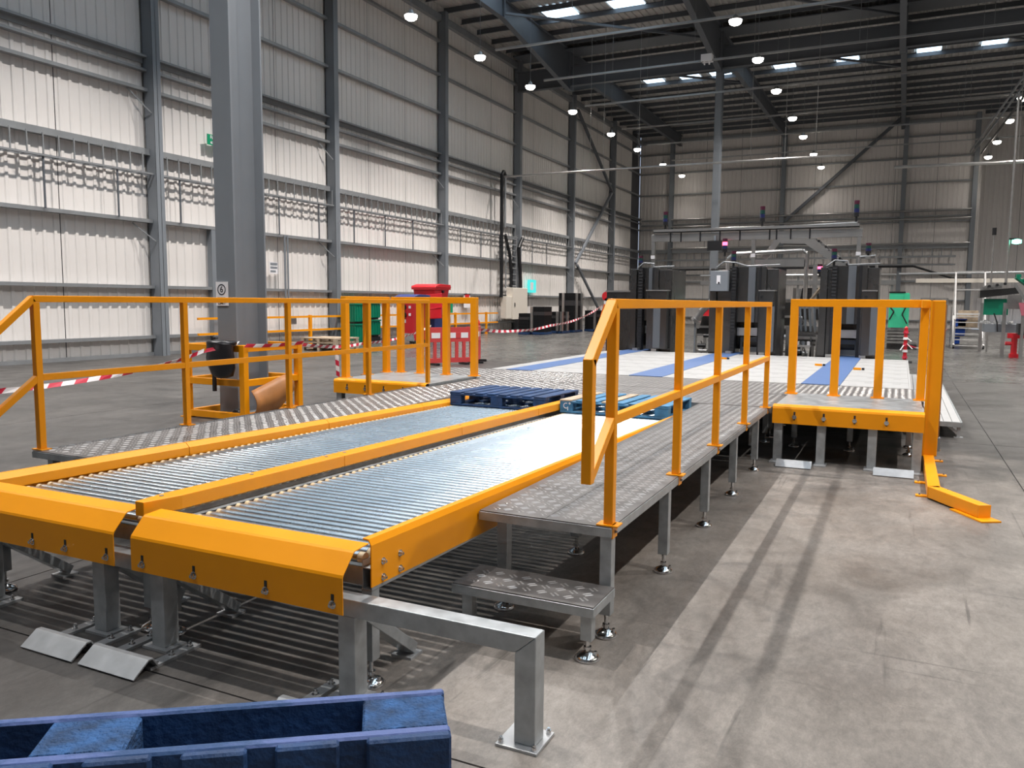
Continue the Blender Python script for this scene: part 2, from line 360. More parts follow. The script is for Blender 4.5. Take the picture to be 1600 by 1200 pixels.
# speed sign on the column
t = thing('speed_sign', 'small white speed limit sign with a ringed number six on the big grey column', 'sign', (-8.66, 8.515, 1.7))
part('sign_board', B(-8.77, -8.55, 8.512, 8.526, 1.565, 1.90), WSIGN, t)
RXX = Matrix.Rotation(math.pi/2, 4, 'X')
def ring(c, r0, r1, y, n=28):
    b = MB(); vs = []
    for i in range(n):
        a = 2*math.pi*i/n; vs += [(c[0]+r0*math.cos(a), y, c[1]+r0*math.sin(a)), (c[0]+r1*math.cos(a), y, c[1]+r1*math.sin(a))]
    return b.add(vs, [(2*i, 2*i+1, (2*i+3)%(2*n), (2*i+2)%(2*n)) for i in range(n)])
part('ring', ring((-8.66, 1.79), .062, .078, 8.509), TXT, t)
text_mesh('6', .12, TXT, 'numeral', Matrix.Translation((-8.66, 8.510, 1.79))@RXX, t)
text_mesh('SPEED\nLIMIT', .062, TXT, 'lettering', Matrix.Translation((-8.66, 8.510, 1.63))@RXX, t)
# wall signs
RW = Matrix.Rotation(math.pi/2, 4, 'Z')@RXX
t = thing('fire_exit_sign', 'green fire exit sign with white lettering high on the left wall', 'sign', (XL+.28, 19.2, 6.6))
part('sign_board', B(XL+.24, XL+.26, 18.82, 19.5, 6.42, 6.74), GSIGN, t)
text_mesh('Fire\nexit', .15, WSIGN, 'lettering', Matrix.Translation((XL+.268, 19.04, 6.58))@RW, t)
t = thing('notice_board', 'small grey notice on the wall just right of the big column', 'sign', (XL+.26, 21.65, 2.7))
part('notice', B(XL+.22, XL+.24, 21.45, 21.85, 2.55, 2.95), WSIGN, t)
part('print', MB().box(XL+.24, XL+.243, 21.48, 21.82, 2.84, 2.93).box(XL+.24, XL+.243, 21.48, 21.82, 2.72, 2.80).box(XL+.24, XL+.243, 21.48, 21.74, 2.60, 2.67), STEEL, t)
t = thing('exit_light', 'glowing teal emergency exit sign on the left wall beside the cabinet', 'exit sign', (XL+.3, 43.0, 2.6))
part('screen', B(XL+.24, XL+.30, 42.6, 43.7, 2.2, 2.95), LTEAL, t)
part('drop_cable', MB().cyl((XL+.27, 42.65, 2.2), (XL+.27, 42.65, 1.4), .02, 6), BLACK, t)
part('pictogram', MB().box(XL+.30, XL+.304, 42.9, 43.3, 2.35, 2.8), WSIGN, t)

# cable tray along left and back wall
t = thing('cable_tray', 'long ladder cable tray hung along the left wall under the steel beam', 'cable tray', (XL+.2, 30, 5.2))
part('side_rail', MB().box(XL+.06, XL+.08, -10, 64.5, 5.18, 5.23), GIRT, t); part('side_rail', MB().box(XL+.34, XL+.36, -10, 64.5, 5.18, 5.23), GIRT, t)
part('cable', MB().cyl((XL+.22, -10, 5.22), (XL+.22, 64.5, 5.22), .03, 6), BLACK, t)
b = MB(); y = -9.7
while y < 64: b.box(XL+.08, XL+.34, y, y+.04, 5.17, 5.2).box(XL+.32, XL+.345, y, y+.035, 5.2, 5.76); y += .42
part('rungs', b, GIRT, t, kind='stuff')
for i in range(22):
    y = -1.2+i*2.12+1.9; part('support_rod', MB().cyl((XL+.3, y, 3.9), (XL+.3, y, 5.18), .028, 6), STEELD, t)
t = thing('cable_tray', 'cable tray with hangers running along the back wall behind the machines', 'cable tray', (-8, YB-.5, 5.2))
b = MB(); x = XL+.5
while x < 3.0: b.box(x, x+.06, YB-.6, YB-.1, 5.1, 5.16).box(x, x+.06, YB-.5, YB-.46, 5.16, 5.65); x += .6
part('rungs', b, GIRT, t, kind='stuff')
part('side_rail', MB().box(XL+.3, 3.2, YB-.62, YB-.58, 5.0, 5.14), GIRT, t)
part('side_rail', MB().box(XL+.3, 3.2, YB-.66, YB-.62, 4.45, 4.55), GIRT, t)
part('cable', MB().tube([(XL+.3, YB-.68, 4.3), (.6, YB-.68, 4.4), (3.2, YB-.68, 3.5), (8, YB-.68, 3.4)], .08, 6), BLACK, t)

# ---------------------------------------------------------------- lamps and suspended conduits
lens = MB().lathe((0, 0, 0), [(.05, -.15), (.13, -.13), (.20, -.08), (.225, 0)], 16).mesh('lens', LENS)
hous = MB().lathe((0, 0, 0), [(.235, .0), (.23, .03), (.12, .06), (.08, .16), (.03, .2)], 14).mesh('housing', GIRT)
rod = MB().cyl((0, 0, .19), (0, 0, 3.66), .008, 5).mesh('hanger', GIRT)
rows = ['in the left wall row', 'in the middle row', 'in the right row', 'on the far right']
for ri, lx in enumerate(LAMP_X):
    for i, ly in enumerate(LAMP_Y):
        ld = bpy.data.lights.new('high_bay_light', 'SPOT'); ld.energy = LAMP_W; ld.color = (1., .945, .895); ld.spot_size = math.radians(138); ld.spot_blend = .95; ld.shadow_soft_size = .09
        if ri == 0: ld.spot_size = math.radians(112); ld.spot_blend = 1.; ld.energy *= 1.45
        if ly < 0: ld.energy *= .28 if ly > -5 else .0
        if ly > 56: ld.energy *= .06 if ly > 60 else .6
        lo = bpy.data.objects.new('high_bay_light', ld); COL.objects.link(lo)
        vis = (ly > 24) and ri < 3
        if vis:
            t = thing('high_bay_lamp', f'glowing high bay lamp, {ORD[i-6]} from the front {rows[ri]}', 'lamp', (lx, ly, LAMP_Z), 'high bay lamps under the roof')
            inst('lens', lens, t, (0, 0, -.02)); inst('housing', hous, t, (0, 0, 0)); inst('hanger', rod, t, (0, 0, 0))
            lo.parent = t; lo.location = (0, 0, -.21)
        else: lo.location = (lx, ly, LAMP_Z-.21)
for i, ly in enumerate(LAMP_Y[7:13]):
    t = thing('lighting_trunking', f'thin white suspended trunking pipe crossing under the roof, {ORD[i]} from the front', 'trunking', (0, ly+.3, 11.75), 'suspended trunking pipes')
    part('trunking', MB().box(-15.3, 18, ly+.25, ly+.33, 11.72, 11.80), INOXL, t)
    for xx in (-12, -8.4, -2, 2.5, 7):
        part('hanger', MB().cyl((xx, ly+.29, 11.8), (xx, ly+.29, 15.1), .008, 5), GIRT, t)
t = thing('sensor_box', 'small white junction box on the trunking beside the slim column', 'junction box', (-7.9, 35.0, 11.75))
part('box', B(-8.1, -7.65, 34.75, 35.1, 11.72, 12.0), WSIGN, t)
part('clip', B(-8.0, -7.95, 34.85, 34.95, 11.6, 11.72).box(-7.8, -7.75, 34.85, 34.95, 11.6, 11.72), WSIGN, t)
t = thing('suspended_pipe', 'long thin pipe strung from the left wall across the hall at mid height', 'pipe', (-10, 38.7, 8.2))
part('pipe', MB().tube([(XL+.3, 38.7, 8.2), (-11.8, 38.7, 8.2), (-4.4, 38.7, 8.17), (-2.2, 38.7, 8.13)], .05, 8), INOXL, t)
for xx in (-14.4, -13.7, -11.9, -6.6, -5.1, -3.8): part('hanger', MB().cyl((xx, 38.7, 8.2), (xx, 38.7, 15), .012, 5), INOXL, t)
t = thing('suspended_pipe', 'short bright pipe hanging on the far right above the conveyors', 'pipe', (3, 38.7, 7.5))
part('pipe', MB().tube([(-.6, 38.7, 7.5), (6, 38.7, 7.4)], .07, 8), INOXL, t)
part('hanger', MB().cyl((3.9, 38.7, 7.4), (3.9, 38.7, 15), .015, 5), INOXL, t)
t = thing('ladder_tray', 'pale cable ladder dropping diagonally along the roof on the far right', 'cable ladder', (4, 50, 11.3))
for dx in (-.12, .12): part('rail', MB().bar((3.7+dx, 63, 11.9), (4.1+dx, 36, 10.7), .05, .12), GIRT, t)
part('cable', MB().cyl((4.25, 63, 11.75), (4.45, 36, 10.6), .06, 6), BLACK, t)
# pipes, ladder and cabinet on the left wall
t = thing('drain_pipe', 'pair of vertical dark pipes on the left wall running down to the cabinet', 'pipe', (XL+.4, 38.7, 0))
part('pipe', MB().cyl((XL+.55, 38.6, 1.9), (XL+.55, 38.6, 8.3), .10, 8), BLACK, t); part('pipe', MB().cyl((XL+.55, 38.98, 5.6), (XL+.55, 38.98, 8.3), .07, 8), GIRT, t)
part('bend', MB().tube([(XL+.55, 38.55, 8.25), (XL+.55, 38.8, 8.5), (XL+.55, 39.05, 8.25)], .09, 8), BLACK, t)
t = thing('vertical_cable_ladder', 'vertical cable ladder with drooping black cables above the beige cabinet', 'cable ladder', (XL+.4, 40.2, 3.5))
part('ladder_rail', MB().box(XL+.42, XL+.48, 39.3, 39.36, 2.4, 5.3), GIRT, t); part('ladder_rail', MB().box(XL+.42, XL+.48, 40.6, 40.66, 2.4, 5.3), GIRT, t)
for i in range(9): part('rung', MB().box(XL+.42, XL+.46, 39.36, 40.6, 2.5+i*.32, 2.56+i*.32), GIRT, t)
part('cable', MB().tube([(XL+.56, 39.0, 5.2), (XL+.55, 39.6, 4.2), (XL+.55, 39.8, 3.2), (XL+.55, 39.8, 2.4)], .09, 7), BLACK, t)
part('cable', MB().tube([(XL+.56, 41.2, 5.2), (XL+.56, 40.7, 4.6), (XL+.56, 40.9, 3.4), (XL+.56, 41.0, 2.4)], .10, 7), BLACK, t)
t = thing('electrical_cabinet', 'pale beige electrical cabinet fixed low on the left wall', 'cabinet', (XL+.3, 40.0, .6))
part('main_box', B(XL+.46, XL+.86, 39.4, 41.3, .7, 2.42), BEIGE, t, bev=.02); part('side_box', B(XL+.46, XL+.81, 38.7, 39.38, .75, 1.95), BEIGE, t, bev=.02)
part('handle', B(XL+.86, XL+.89, 39.6, 39.66, 1.4, 1.6), BLACK, t)

part('wall_post', B(XL+.05, XL+.25, 18.88, 19.08, .1, 3.82), STEEL, wl)
t = thing('wall_conduit', 'thin vertical conduit with a small switch box right of the big column', 'conduit', (XL+.3, 22.1, .3))
part('conduit', MB().cyl((XL+.30, 22.15, .5), (XL+.30, 22.15, 3.9), .035, 8), STEEL, t); part('conduit', MB().cyl((XL+.30, 22.3, .9), (XL+.30, 22.3, 3.9), .03, 8), STEEL, t); part('switch_box', B(XL+.27, XL+.42, 22.2, 22.55, .8, 1.05), GIRT, t)
# ================================================================ FOREGROUND EQUIPMENT
DZ = .564
def zr(y): return .585-.0158*(y-2.74)           # roller top plane, falling away from the camera
def foot_mesh():
    b = MB(); b.lathe((0,0,0), [(.058, 0), (.062, .008), (.05, .022), (.022, .036), (.014, .04)], 16)
    b.cyl((0,0,.035), (0,0,.12), .011, 8); b.cyl((0,0,.05), (0,0,.062), .02, 6); b.cyl((.04,0,.015), (.04,0,.045), .008, 6)
    return b.mesh('levelling_foot', CHROME)
FOOT = foot_mesh()
def foot_leg(t, x, y, ztop, w=.06, z0=.115, label=None):
    l = part('leg', MB().cb((x, y, (ztop+z0)/2), (w, w, ztop-z0)), GALV, t, bev=.003)
    inst('levelling_foot', FOOT, l, Vector((x, y, 0))-worldloc(t))
    return l
def bolt(b, c, d, r=.012, l=.012):
    c = Vector(c); d = Vector(d); b.cyl(c, c+d*l, r, 6); b.cyl(c+d*l, c+d*(l+.008), r*.6, 8); return b

# ---- tread plate with raised bars
def tread(name, t, x0, x1, y0, y1, z, p=.066, th=.006, lab=None, hole=None, jit=.005):
    pl = part(name, B(x0, x1, y0, y1, z-th, z), TREAD, t, label=lab)
    b = MB(); vs = []; fs = []
    nx = int((x1-x0-.03)/p); ny = int((y1-y0-.03)/p); ox = (x1-x0-(nx-1)*p)/2; oy = (y1-y0-(ny-1)*p)/2
    for i in range(nx):
        for j in range(ny):
            cx = x0+ox+i*p+random.uniform(-jit, jit); cy = y0+oy+j*p+random.uniform(-jit, jit)
            if hole and hole(cx, cy): continue
            a = math.radians(45 if (i+j) % 2 else -45); ca, sa = math.cos(a), math.sin(a)
            for k in (-.011, .011):
                o = len(vs)
                for (u, v, h) in ((-.022, k-.005, 0), (.022, k-.005, 0), (.022, k+.005, 0), (-.022, k+.005, 0), (-.014, k, .0025), (.014, k, .0025)):
                    vs.append((cx+u*ca-v*sa, cy+u*sa+v*ca, z+h))
                fs += [(o, o+1, o+5, o+4), (o+1, o+2, o+5), (o+2, o+3, o+4, o+5), (o+3, o, o+4)]
    b.add(vs, fs)
    org = worldloc(pl)
    me = bpy.data.meshes.new('tread_bars'); me.from_pydata([(x-org.x, y-org.y, zz-org.z) for x, y, zz in b.v], [], b.f); me.materials.append(TBAR)
    o = bpy.data.objects.new('tread_bars', me); COL.objects.link(o); o.parent = pl; o['kind'] = 'stuff'
    return pl

# ---- the two roller lanes
ROL = MB(); ROL.smooth = False
def roller_mesh(L):
    b = MB(); r = .025; e = .028
    b.cyl((-L/2+e, 0, 0), (L/2-e, 0, 0), r, 18)
    b.mi = 1; b.cyl((-L/2, 0, 0), (-L/2+e, 0, 0), r*.93, 14); b.cyl((L/2-e, 0, 0), (L/2, 0, 0), r*.93, 14)
    return b.mesh('roller', [ROLL, CAPM])
def lane(name, label, x0, x1, rail):
    t = thing(name, label, 'conveyor', ((x0+x1)/2, 5.7, 0))
    L = (x1-x0)-.10; me = roller_mesh(L); o = worldloc(t)
    y = 2.735; i = 0
    while y < 8.66:
        inst('roller', me, t, Vector(((x0+x1)/2+(.0 if rail != 'both' else 0), y, zr(y)-.025))-o, (random.random()*6, 0, 0)); y += .0667; i += 1
    # side channels carrying the rollers
    for s, xa in ((0, x0), (1, x1-.05)):
        b = MB(); ya, yb = 2.71, 8.68
        for q in ((xa if s == 0 else xa+.044), ):
            pass
        def lay(dx0, dx1, dz0, dz1):
            b.add([(xa+dx0, ya, zr(ya)+dz0), (xa+dx1, ya, zr(ya)+dz0), (xa+dx1, ya, zr(ya)+dz1), (xa+dx0, ya, zr(ya)+dz1),
                   (xa+dx0, yb, zr(yb)+dz0), (xa+dx1, yb, zr(yb)+dz0), (xa+dx1, yb, zr(yb)+dz1), (xa+dx0, yb, zr(yb)+dz1)],
                  [(0,1,2,3), (7,6,5,4), (0,4,5,1), (1,5,6,2), (2,6,7,3), (3,7,4,0)])
        if s: lay(.0, .004, -.15, -.028)
        else: lay(.046, .05, -.15, -.028)
        lay(0, .05, -.155, -.15); lay(0, .05, -.062, -.058); lay(.0 if s == 0 else .045, .005 if s == 0 else .05, -.15, -.062)
        part('side_channel', b, GALV, t)
    part('cross_member', B(x0+.05, x1-.05, 2.73, 2.77, .44, .52), GALV, t)
    for y in (4.4, 6.0, 7.6): part('cross_member', B(x0+.05, x1-.05, y-.03, y+.03, zr(y)-.15, zr(y)-.09), GALV, t)
    for y in (2.74, 5.6, 8.3):
        for x in ((x0+.0, x1-.03)): foot_leg(t, x+.0, y, zr(y)-.155, .055)
    # bent yellow end cover with slotted holes and bolts
    prof = [(2.515, .394), (2.515, .546), (2.519, .556), (2.586, .628), (2.596, .634), (2.690, .640)]
    c = MB().sheet(prof[::-1], 'x', x0, x1, .004)
    cv = part('end_cover', c, YEL, t, bev=0)
    for dx in (.075, .40, .815, x1-x0-.05) if x1 > -2.5 else (.33, .62, .87, x1-x0-.05):
        x = x0+dx
        part('slot', MB().cb((x, 2.5105, .455), (.014, .004, .040)), DARK, cv)
        part('bolt', bolt(MB().cyl((x, 2.5105, .432), (x, 2.507, .432), .018, 12), (x, 2.507, .432), (0, -1, 0), .0125, .010), CHROME, cv)
    return t
lane_l = lane('roller_conveyor', 'left gravity roller conveyor lane with yellow end cover, farther from the step', -4.50, -3.285, 'l')
lane_r = lane('roller_conveyor', 'right gravity roller conveyor lane with yellow end cover, next to the galvanised step', -3.168, -1.953, 'r')

def sloped(b, poly, ya, yb, f):   # extrude an (x, dz) polygon along y following height f(y)
    n = len(poly)
    b.add([(x, ya, f(ya)+z) for x, z in poly]+[(x, yb, f(yb)+z) for x, z in poly],
          [(i, (i+1) % n, n+(i+1) % n, n+i) for i in range(n)]+[tuple(range(n))[::-1], tuple(range(n, 2*n))])
    return b
# right yellow side rail (plate with folded top)
ys = [2.706, 8.70]
rr = part('side_rail', sloped(MB(), [(-1.957, -.140), (-1.952, -.140), (-1.952, .042), (-1.966, .068), (-1.995, .070), (-1.995, .064), (-1.967, .062), (-1.957, .040)], 2.706, 8.70, lambda y: .586-.0225*(y-2.7)), YEL, lane_r)
for yy, zz in ((2.79, -.045), (2.79, -.115), (2.92, -.045), (2.92, -.115)): part('bolt', bolt(MB().cyl((-1.952, yy, zr(yy)+zz), (-1.949, yy, zr(yy)+zz), .016, 12), (-1.949, yy, zr(yy)+zz), (1, 0, 0), .011, .008), CHROME, rr)
# left yellow side rail in segments
fl_ = lambda y: .672-.0215*(y-2.75)
for ya, yb in ((2.66, 4.05), (4.053, 5.59), (5.593, 7.15), (7.153, 8.7)):
    part('side_rail', sloped(MB(), [(-4.53, -.12), (-4.53, 0), (-4.50, 0), (-4.468, -.030), (-4.468, -.085), (-4.472, -.085), (-4.474, -.03), (-4.50, -.006), (-4.524, -.006), (-4.524, -.12)], ya, yb-.003, fl_), YEL, lane_l)
# centre guide rail sitting on both lanes
t = thing('centre_guide_rail', 'yellow boxed guide rail running between the two roller lanes', 'guide rail', (-3.23, 5.6, .6))
fc = lambda y: .686-.0172*(y-2.62)
segs = [2.63, 4.12, 5.66, 7.2, 8.7]
for i in range(4):
    ya, yb = segs[i]+(.002 if i else 0), segs[i+1]-.003
    b = MB()
    if i == 0:
        z0, z1 = fc(2.63), fc(2.80)
        pts = [(-3.262, 2.62), (-3.205, 2.62), (-3.172, 2.82), (-3.172, yb), (-3.288, yb), (-3.288, 2.80)]
        h = .07
        b.add([(x, y, fc(y)-h) for x, y in pts]+[(x, y, fc(y)) for x, y in pts], [(0,1,7,6), (1,2,8,7), (2,3,9,8), (3,4,10,9), (4,5,11,10), (5,0,6,11), (6,7,8,9,10,11), (5,4,3,2,1,0)])
    else: sloped(b, [(-3.288, -.07), (-3.172, -.07), (-3.172, 0), (-3.288, 0)], ya, yb, fc)
    s_ = part('rail_segment', b, YEL, t, bev=.003)
    for yy in (ya+.09 if i else 2.76, (ya+yb)/2, yb-.09): part('screw', MB().cyl((-3.245, yy, fc(yy)), (-3.245, yy, fc(yy)+.003), .011, 10), STEEL, s_)

# ---- galvanised impact barrier in front of the lanes
t = thing('impact_barrier', 'galvanised box beam barrier across the lane fronts ending in a bolted post', 'barrier', (-2.9, 2.62, 0))
part('beam', MB().prism([(-4.75, .360), (-1.224, .360), (-1.138, .434), (-4.75, .434)], 'y', 2.58, 2.664), GALV, t, bev=.004)
ps = part('post', MB().prism([(-1.224, .012), (-1.138, .012), (-1.138, .434), (-1.224, .359)], 'y', 2.58, 2.664), GALV, t, bev=.004)
part('base_plate', B(-1.285, -1.115, 2.545, 2.715, 0, .012), GALVB, ps, bev=.002)
for xx, yy in ((-1.268, 2.562), (-1.132, 2.562), (-1.132, 2.698)): part('anchor_bolt', bolt(MB(), (xx, yy, .012), (0,0,1), .010, .014), CHROME, ps)
for lx, has in ((-3.09, 1), (-3.495, 1), (-1.99, 1), (-4.42, 1)):
    lg = part('leg', MB().cb((lx, 2.622, .186), (.085, .085, .348)), GALV, t, bev=.004)
    part('brace', MB().bar((lx-.0, 2.66, .35), (lx-.02, 3.06, .045), .085, .05, ext=.02), GALV, lg, bev=.003)
    part('brace_foot', MB().cb((lx-.02, 3.06, .006), (.11, .10, .012)), GALVB, lg)
    ac = part('floor_anchor', MB().cb((lx+.132, 2.545, .007), (.055, .29, .014)).cb((lx-.132, 2.545, .007), (.055, .29, .014)).cb((lx, 2.615, .006), (.16, .12, .012)), GALVB, t)
    for xx in (lx+.132, lx-.132):
        for yy in (2.54, 2.645): part('anchor_bolt', bolt(MB().cyl((xx, yy, .014), (xx, yy, .017), .016, 12), (xx, yy, .017), (0,0,1), .010, .014), CHROME, ac)
    part('bolt_hole', MB().cyl((lx+.132, 2.455, .0142), (lx+.132, 2.455, .0148), .011, 12).cyl((lx-.132, 2.455, .0142), (lx-.132, 2.455, .0148), .011, 12), DARK, ac)
    part('pallet_stop', MB().sheet([(2.295, .003), (2.375, .060), (2.395, .060), (2.425, .014)][::-1], 'x', lx-.18, lx+.18, .008), GALVB, t, bev=.001)

# ---- walkways beside the lanes
def walkway(label, x0, x1, y0, y1, outer, ys, inner):
    t = thing('raised_walkway', label, 'walkway', ((x0+x1)/2, (y0+y1)/2, 0))
    tread('tread_plate', t, x0+.004, x1-.004, y0+.004, y1-.004, DZ, jit=.004)
    z0, z1 = DZ-.052, DZ-.006
    part('edge_frame', B(x0, x1, y0, y0+.04, z0, z1).box(x0, x1, y1-.04, y1, z0, z1).box(x0, x0+.04, y0+.04, y1-.04, z0, z1).box(x1-.04, x1, y0+.04, y1-.04, z0, z1), GALV, t, bev=.002)
    part('seam_strip', B((x0+x1)/2-.012, (x0+x1)/2+.012, y0+.006, y1-.006, DZ, DZ+.0012), TREAD, t)
    for y in ys:
        foot_leg(t, outer, y, z0); foot_leg(t, inner, y+.1, z0)
        part('cross_bearer', B(min(outer, inner), max(outer, inner), y-.02, y+.02, z0, z0+.04), GALV, t)
    return t
walkway('right tread plate walkway beside the right lane, reached by the step', -1.943, -1.213, 3.645, 8.76, -1.245, (3.685, 4.76, 5.9, 7.0, 8.15), -1.86)
walkway('left tread plate walkway on the far side of the left lane', -5.565, -4.60, 3.63, 8.80, -5.50, (3.75, 4.9, 6.1, 7.3, 8.4), -4.72)

# ---- step
t = thing('step', 'low galvanised step with tread plate top in front of the right walkway', 'step', (-1.56, 3.5, 0))
tread('tread_plate', t, -1.926, -1.192, 3.343, 3.640, .272, p=.072)
part('edge_frame', B(-1.93, -1.188, 3.338, 3.376, .222, .266).box(-1.93, -1.188, 3.606, 3.644, .222, .266).box(-1.93, -1.892, 3.376, 3.606, .222, .266).box(-1.226, -1.188, 3.376, 3.606, .222, .266), GALV, t, bev=.002)
for x in (-1.235, -1.86):
    for y in (3.395,): foot_leg(t, x, y, .222, .055, .095)

# ---- slim yellow hand rails on the walkways
def clamp(b, x, y, s):
    b.box(x-.055, x+.055, y-.04, y+.04, DZ, DZ+.008); b.box(x+s*.022, x+s*.030, y-.035, y+.035, DZ-.06, DZ+.008); return b
def slim_rail(label, x, ys, s, closed):
    t = thing('guard_rail', label, 'handrail', (x, (ys[0]+ys[-1])/2, DZ))
    w = .048; zt, zm = 1.645, 1.085
    for y in ys:
        p_ = part('post', MB().cb((x, y, (DZ+zt-.02)/2+.002), (w, w, zt-.02-DZ-.008)), YEL, t, bev=.004)
        part('clamp_bracket', clamp(MB(), x, y, s), YEL, p_, bev=.001)
        part('bolt', bolt(MB(), (x+s*.030, y, DZ-.03), (s,0,0), .008, .006), STEEL, p_)
    part('top_rail', MB().bar((x, ys[0]-.024, zt), (x, ys[-1]+.024, zt), w, w), YEL, t, bev=.004)
    part('mid_rail', MB().bar((x, ys[0]+.024, zm), (x, ys[-1]-.024, zm), w*.9, w), YEL, t, bev=.004)
    part('end_loop', MB().bar((x, ys[0]-.02, zt-.002), (x, 3.37, 1.385), w, w, ext=.006).bar((x, 3.37, 1.40), (x, 3.37, .835), w, w).bar((x, 3.385, .86), (x, ys[0]-.015, zm-.005), w*.92, w*.92, ext=.004), YEL, t, bev=.003)
    return t
slim_rail('slim yellow handrail along the right walkway with a bent loop end nearest the camera', -1.24, (3.69, 4.99, 6.18, 7.44, 8.73), 1, 1)
slim_rail('slim yellow handrail along the far edge of the left walkway, level with the column', -5.54, (3.69, 5.01, 6.31, 7.66, 8.96), -1, 1)

# ---- cross walkway and the two yellow fronted side platforms
t = thing('cross_walkway', 'wide tread plate cross walkway behind the blue pallets', 'walkway', (-3.4, 10.4, 0))
tread('tread_plate', t, -5.40, -1.19, 8.80, 10.12, DZ-.002, p=.075, jit=.004)
part('edge_frame', B(-5.40, -1.19, 8.80, 8.84, .5, .555), GALV, t)
for x in (-5.2, -3.23, -1.4):
    for y in (8.95, 9.9): foot_leg(t, x, y, .5)
t = thing('cross_walkway', 'rear tread plate strip in front of the white boarded deck', 'walkway', (-3.4, 10.9, 0))
tread('tread_plate', t, -6.9, .28, 10.13, 11.62, DZ-.002, p=.075, jit=.004)
part('edge_frame', B(-6.9, -6.86, 10.15, 11.6, .5, .555).box(.24, .28, 10.15, 11.6, .5, .555).box(-6.9, .28, 11.58, 11.62, .45, .555), GALV, t)
for x in (-6.7, -5.0, -3.23, -1.4, .15):
    for y in (10.3, 11.4): foot_leg(t, x, y, .5)
def side_platform(label, x0, x1):
    t = thing('side_platform', label, 'platform', ((x0+x1)/2, 9.4, 0)); z = .592
    part('top_sheet', B(x0+.01, x1-.01, 8.80, 10.11, z-.008, z), GALV, t)
    part('frame', B(x0+.01, x0+.05, 8.82, 10.1, .5, z-.008).box(x1-.05, x1-.01, 8.82, 10.1, .5, z-.008).box(x0+.05, x1-.05, 10.05, 10.1, .5, z-.008).box(x0+.05, x1-.05, 8.80, 8.84, .42, z-.008), GALV, t)
    fp = part('front_panel', MB().sheet([(8.715, .412), (8.715, .566), (8.722, .584), (8.74, .595), (8.82, .598)][::-1], 'x', x0, x1, .005), YEL, t)
    for k in (.155, .355, .56, .765):
        x = x0+(x1-x0)*k
        part('slot', MB().cb((x, 8.7085, .498), (.018, .004, .085)), DARK, fp)
        part('bolt', bolt(MB().cyl((x, 8.708, .486), (x, 8.704, .486), .022, 10), (x, 8.704, .486), (0,-1,0), .015, .012), CHROME, fp)
    n = (.04, .34, .68, .965)
    for k in n: 
        x = x0+(x1-x0)*k; l = part('leg', MB().cb((x, 8.79, .255), (.085, .085, .49)), GALV, t, bev=.003)
        part('floor_plate', MB().cb((x, 8.74, .006), (.13, .2, .012)), GALVB, l)
    for k in (.08, .5, .92): foot_leg(t, x0+(x1-x0)*k, 9.75, .5, .06)
    for ka, kb in ((.06, .30), (.70, .95)):
        xa, xb = x0+(x1-x0)*ka, x0+(x1-x0)*kb
        part('pallet_stop', MB().sheet([(8.44, .003), (8.52, .062), (8.54, .062), (8.58, .012)][::-1], 'x', xa, xb, .008), GALVB, t)
        part('anchor_bar', B(xa, xa+.05, 8.56, 8.76, 0, .012).box(xb-.05, xb, 8.56, 8.76, 0, .012), GALVB, t)
    return t
side_platform('right side platform with yellow front panel and grey top sheet', -1.165, .255)
side_platform('left side platform with yellow front panel, half hidden behind the left walkway', -6.875, -5.42)
def heavy_rail(label, pts, top, w=.088, base=.592):
    ctr = sum((Vector(p[:2]) for p in pts), Vector((0,0)))/len(pts)
    t = thing('guard_rail', label, 'handrail', (ctr.x, ctr.y, base))
    for p in pts:
        q = part('post', MB().cb((p[0], p[1], (base+1.63)/2), (w, w, 1.63-base)), YEL, t, bev=.006)
        part('foot_plate', MB().cb((p[0], p[1], base+.004), (w+.05, w+.05, .008)), YEL, q)
    for a, c in top: part('top_rail', MB().bar((*a, 1.665), (*c, 1.665), w, w, ext=w/2), YEL, t, bev=.006)
    return t
heavy_rail('heavy yellow goalpost rail on the right side platform', [(-1.135, 10.02), (-.665, 10.02), (-.20, 10.02), (.235, 10.02)], [((-1.135, 10.02), (.235, 10.02))])
heavy_rail('heavy yellow corner rail on the left side platform', [(-6.89, 9.0), (-6.89, 9.5), (-6.89, 9.98), (-6.70, 10.08), (-6.36, 10.08), (-5.915, 10.08), (-5.455, 10.08)], [((-6.89, 9.0), (-6.89, 9.98)), ((-6.80, 10.08), (-5.455, 10.08))])
t = thing('guard_post', 'tall yellow end post standing on the floor at the right platform corner', 'post', (.33, 9.3, 0))
part('post', B(.275, .40, 9.25, 9.39, .1, 1.70), YEL, t, bev=.008)
part('return_flange', B(.262, .282, 9.23, 9.27, .1, 1.70), YEL, t)
part('top_arm', B(.19, .275, 9.40, 10.02, 1.62, 1.70).box(.19, .40, 9.30, 9.42, 1.62, 1.70), YEL, t, bev=.004)
t = thing('light_curtain_post', 'thin dark brown post behind the tall yellow end post', 'post', (.42, 10.3, .48))
part('housing', B(.40, .455, 10.26, 10.32, .15, 1.66), BROWN, t); part('window', B(.42, .44, 10.255, 10.26, .6, 1.6), BLACK, t); part('base', B(.38, .47, 10.22, 10.36, 0, .15), STEEL, t)
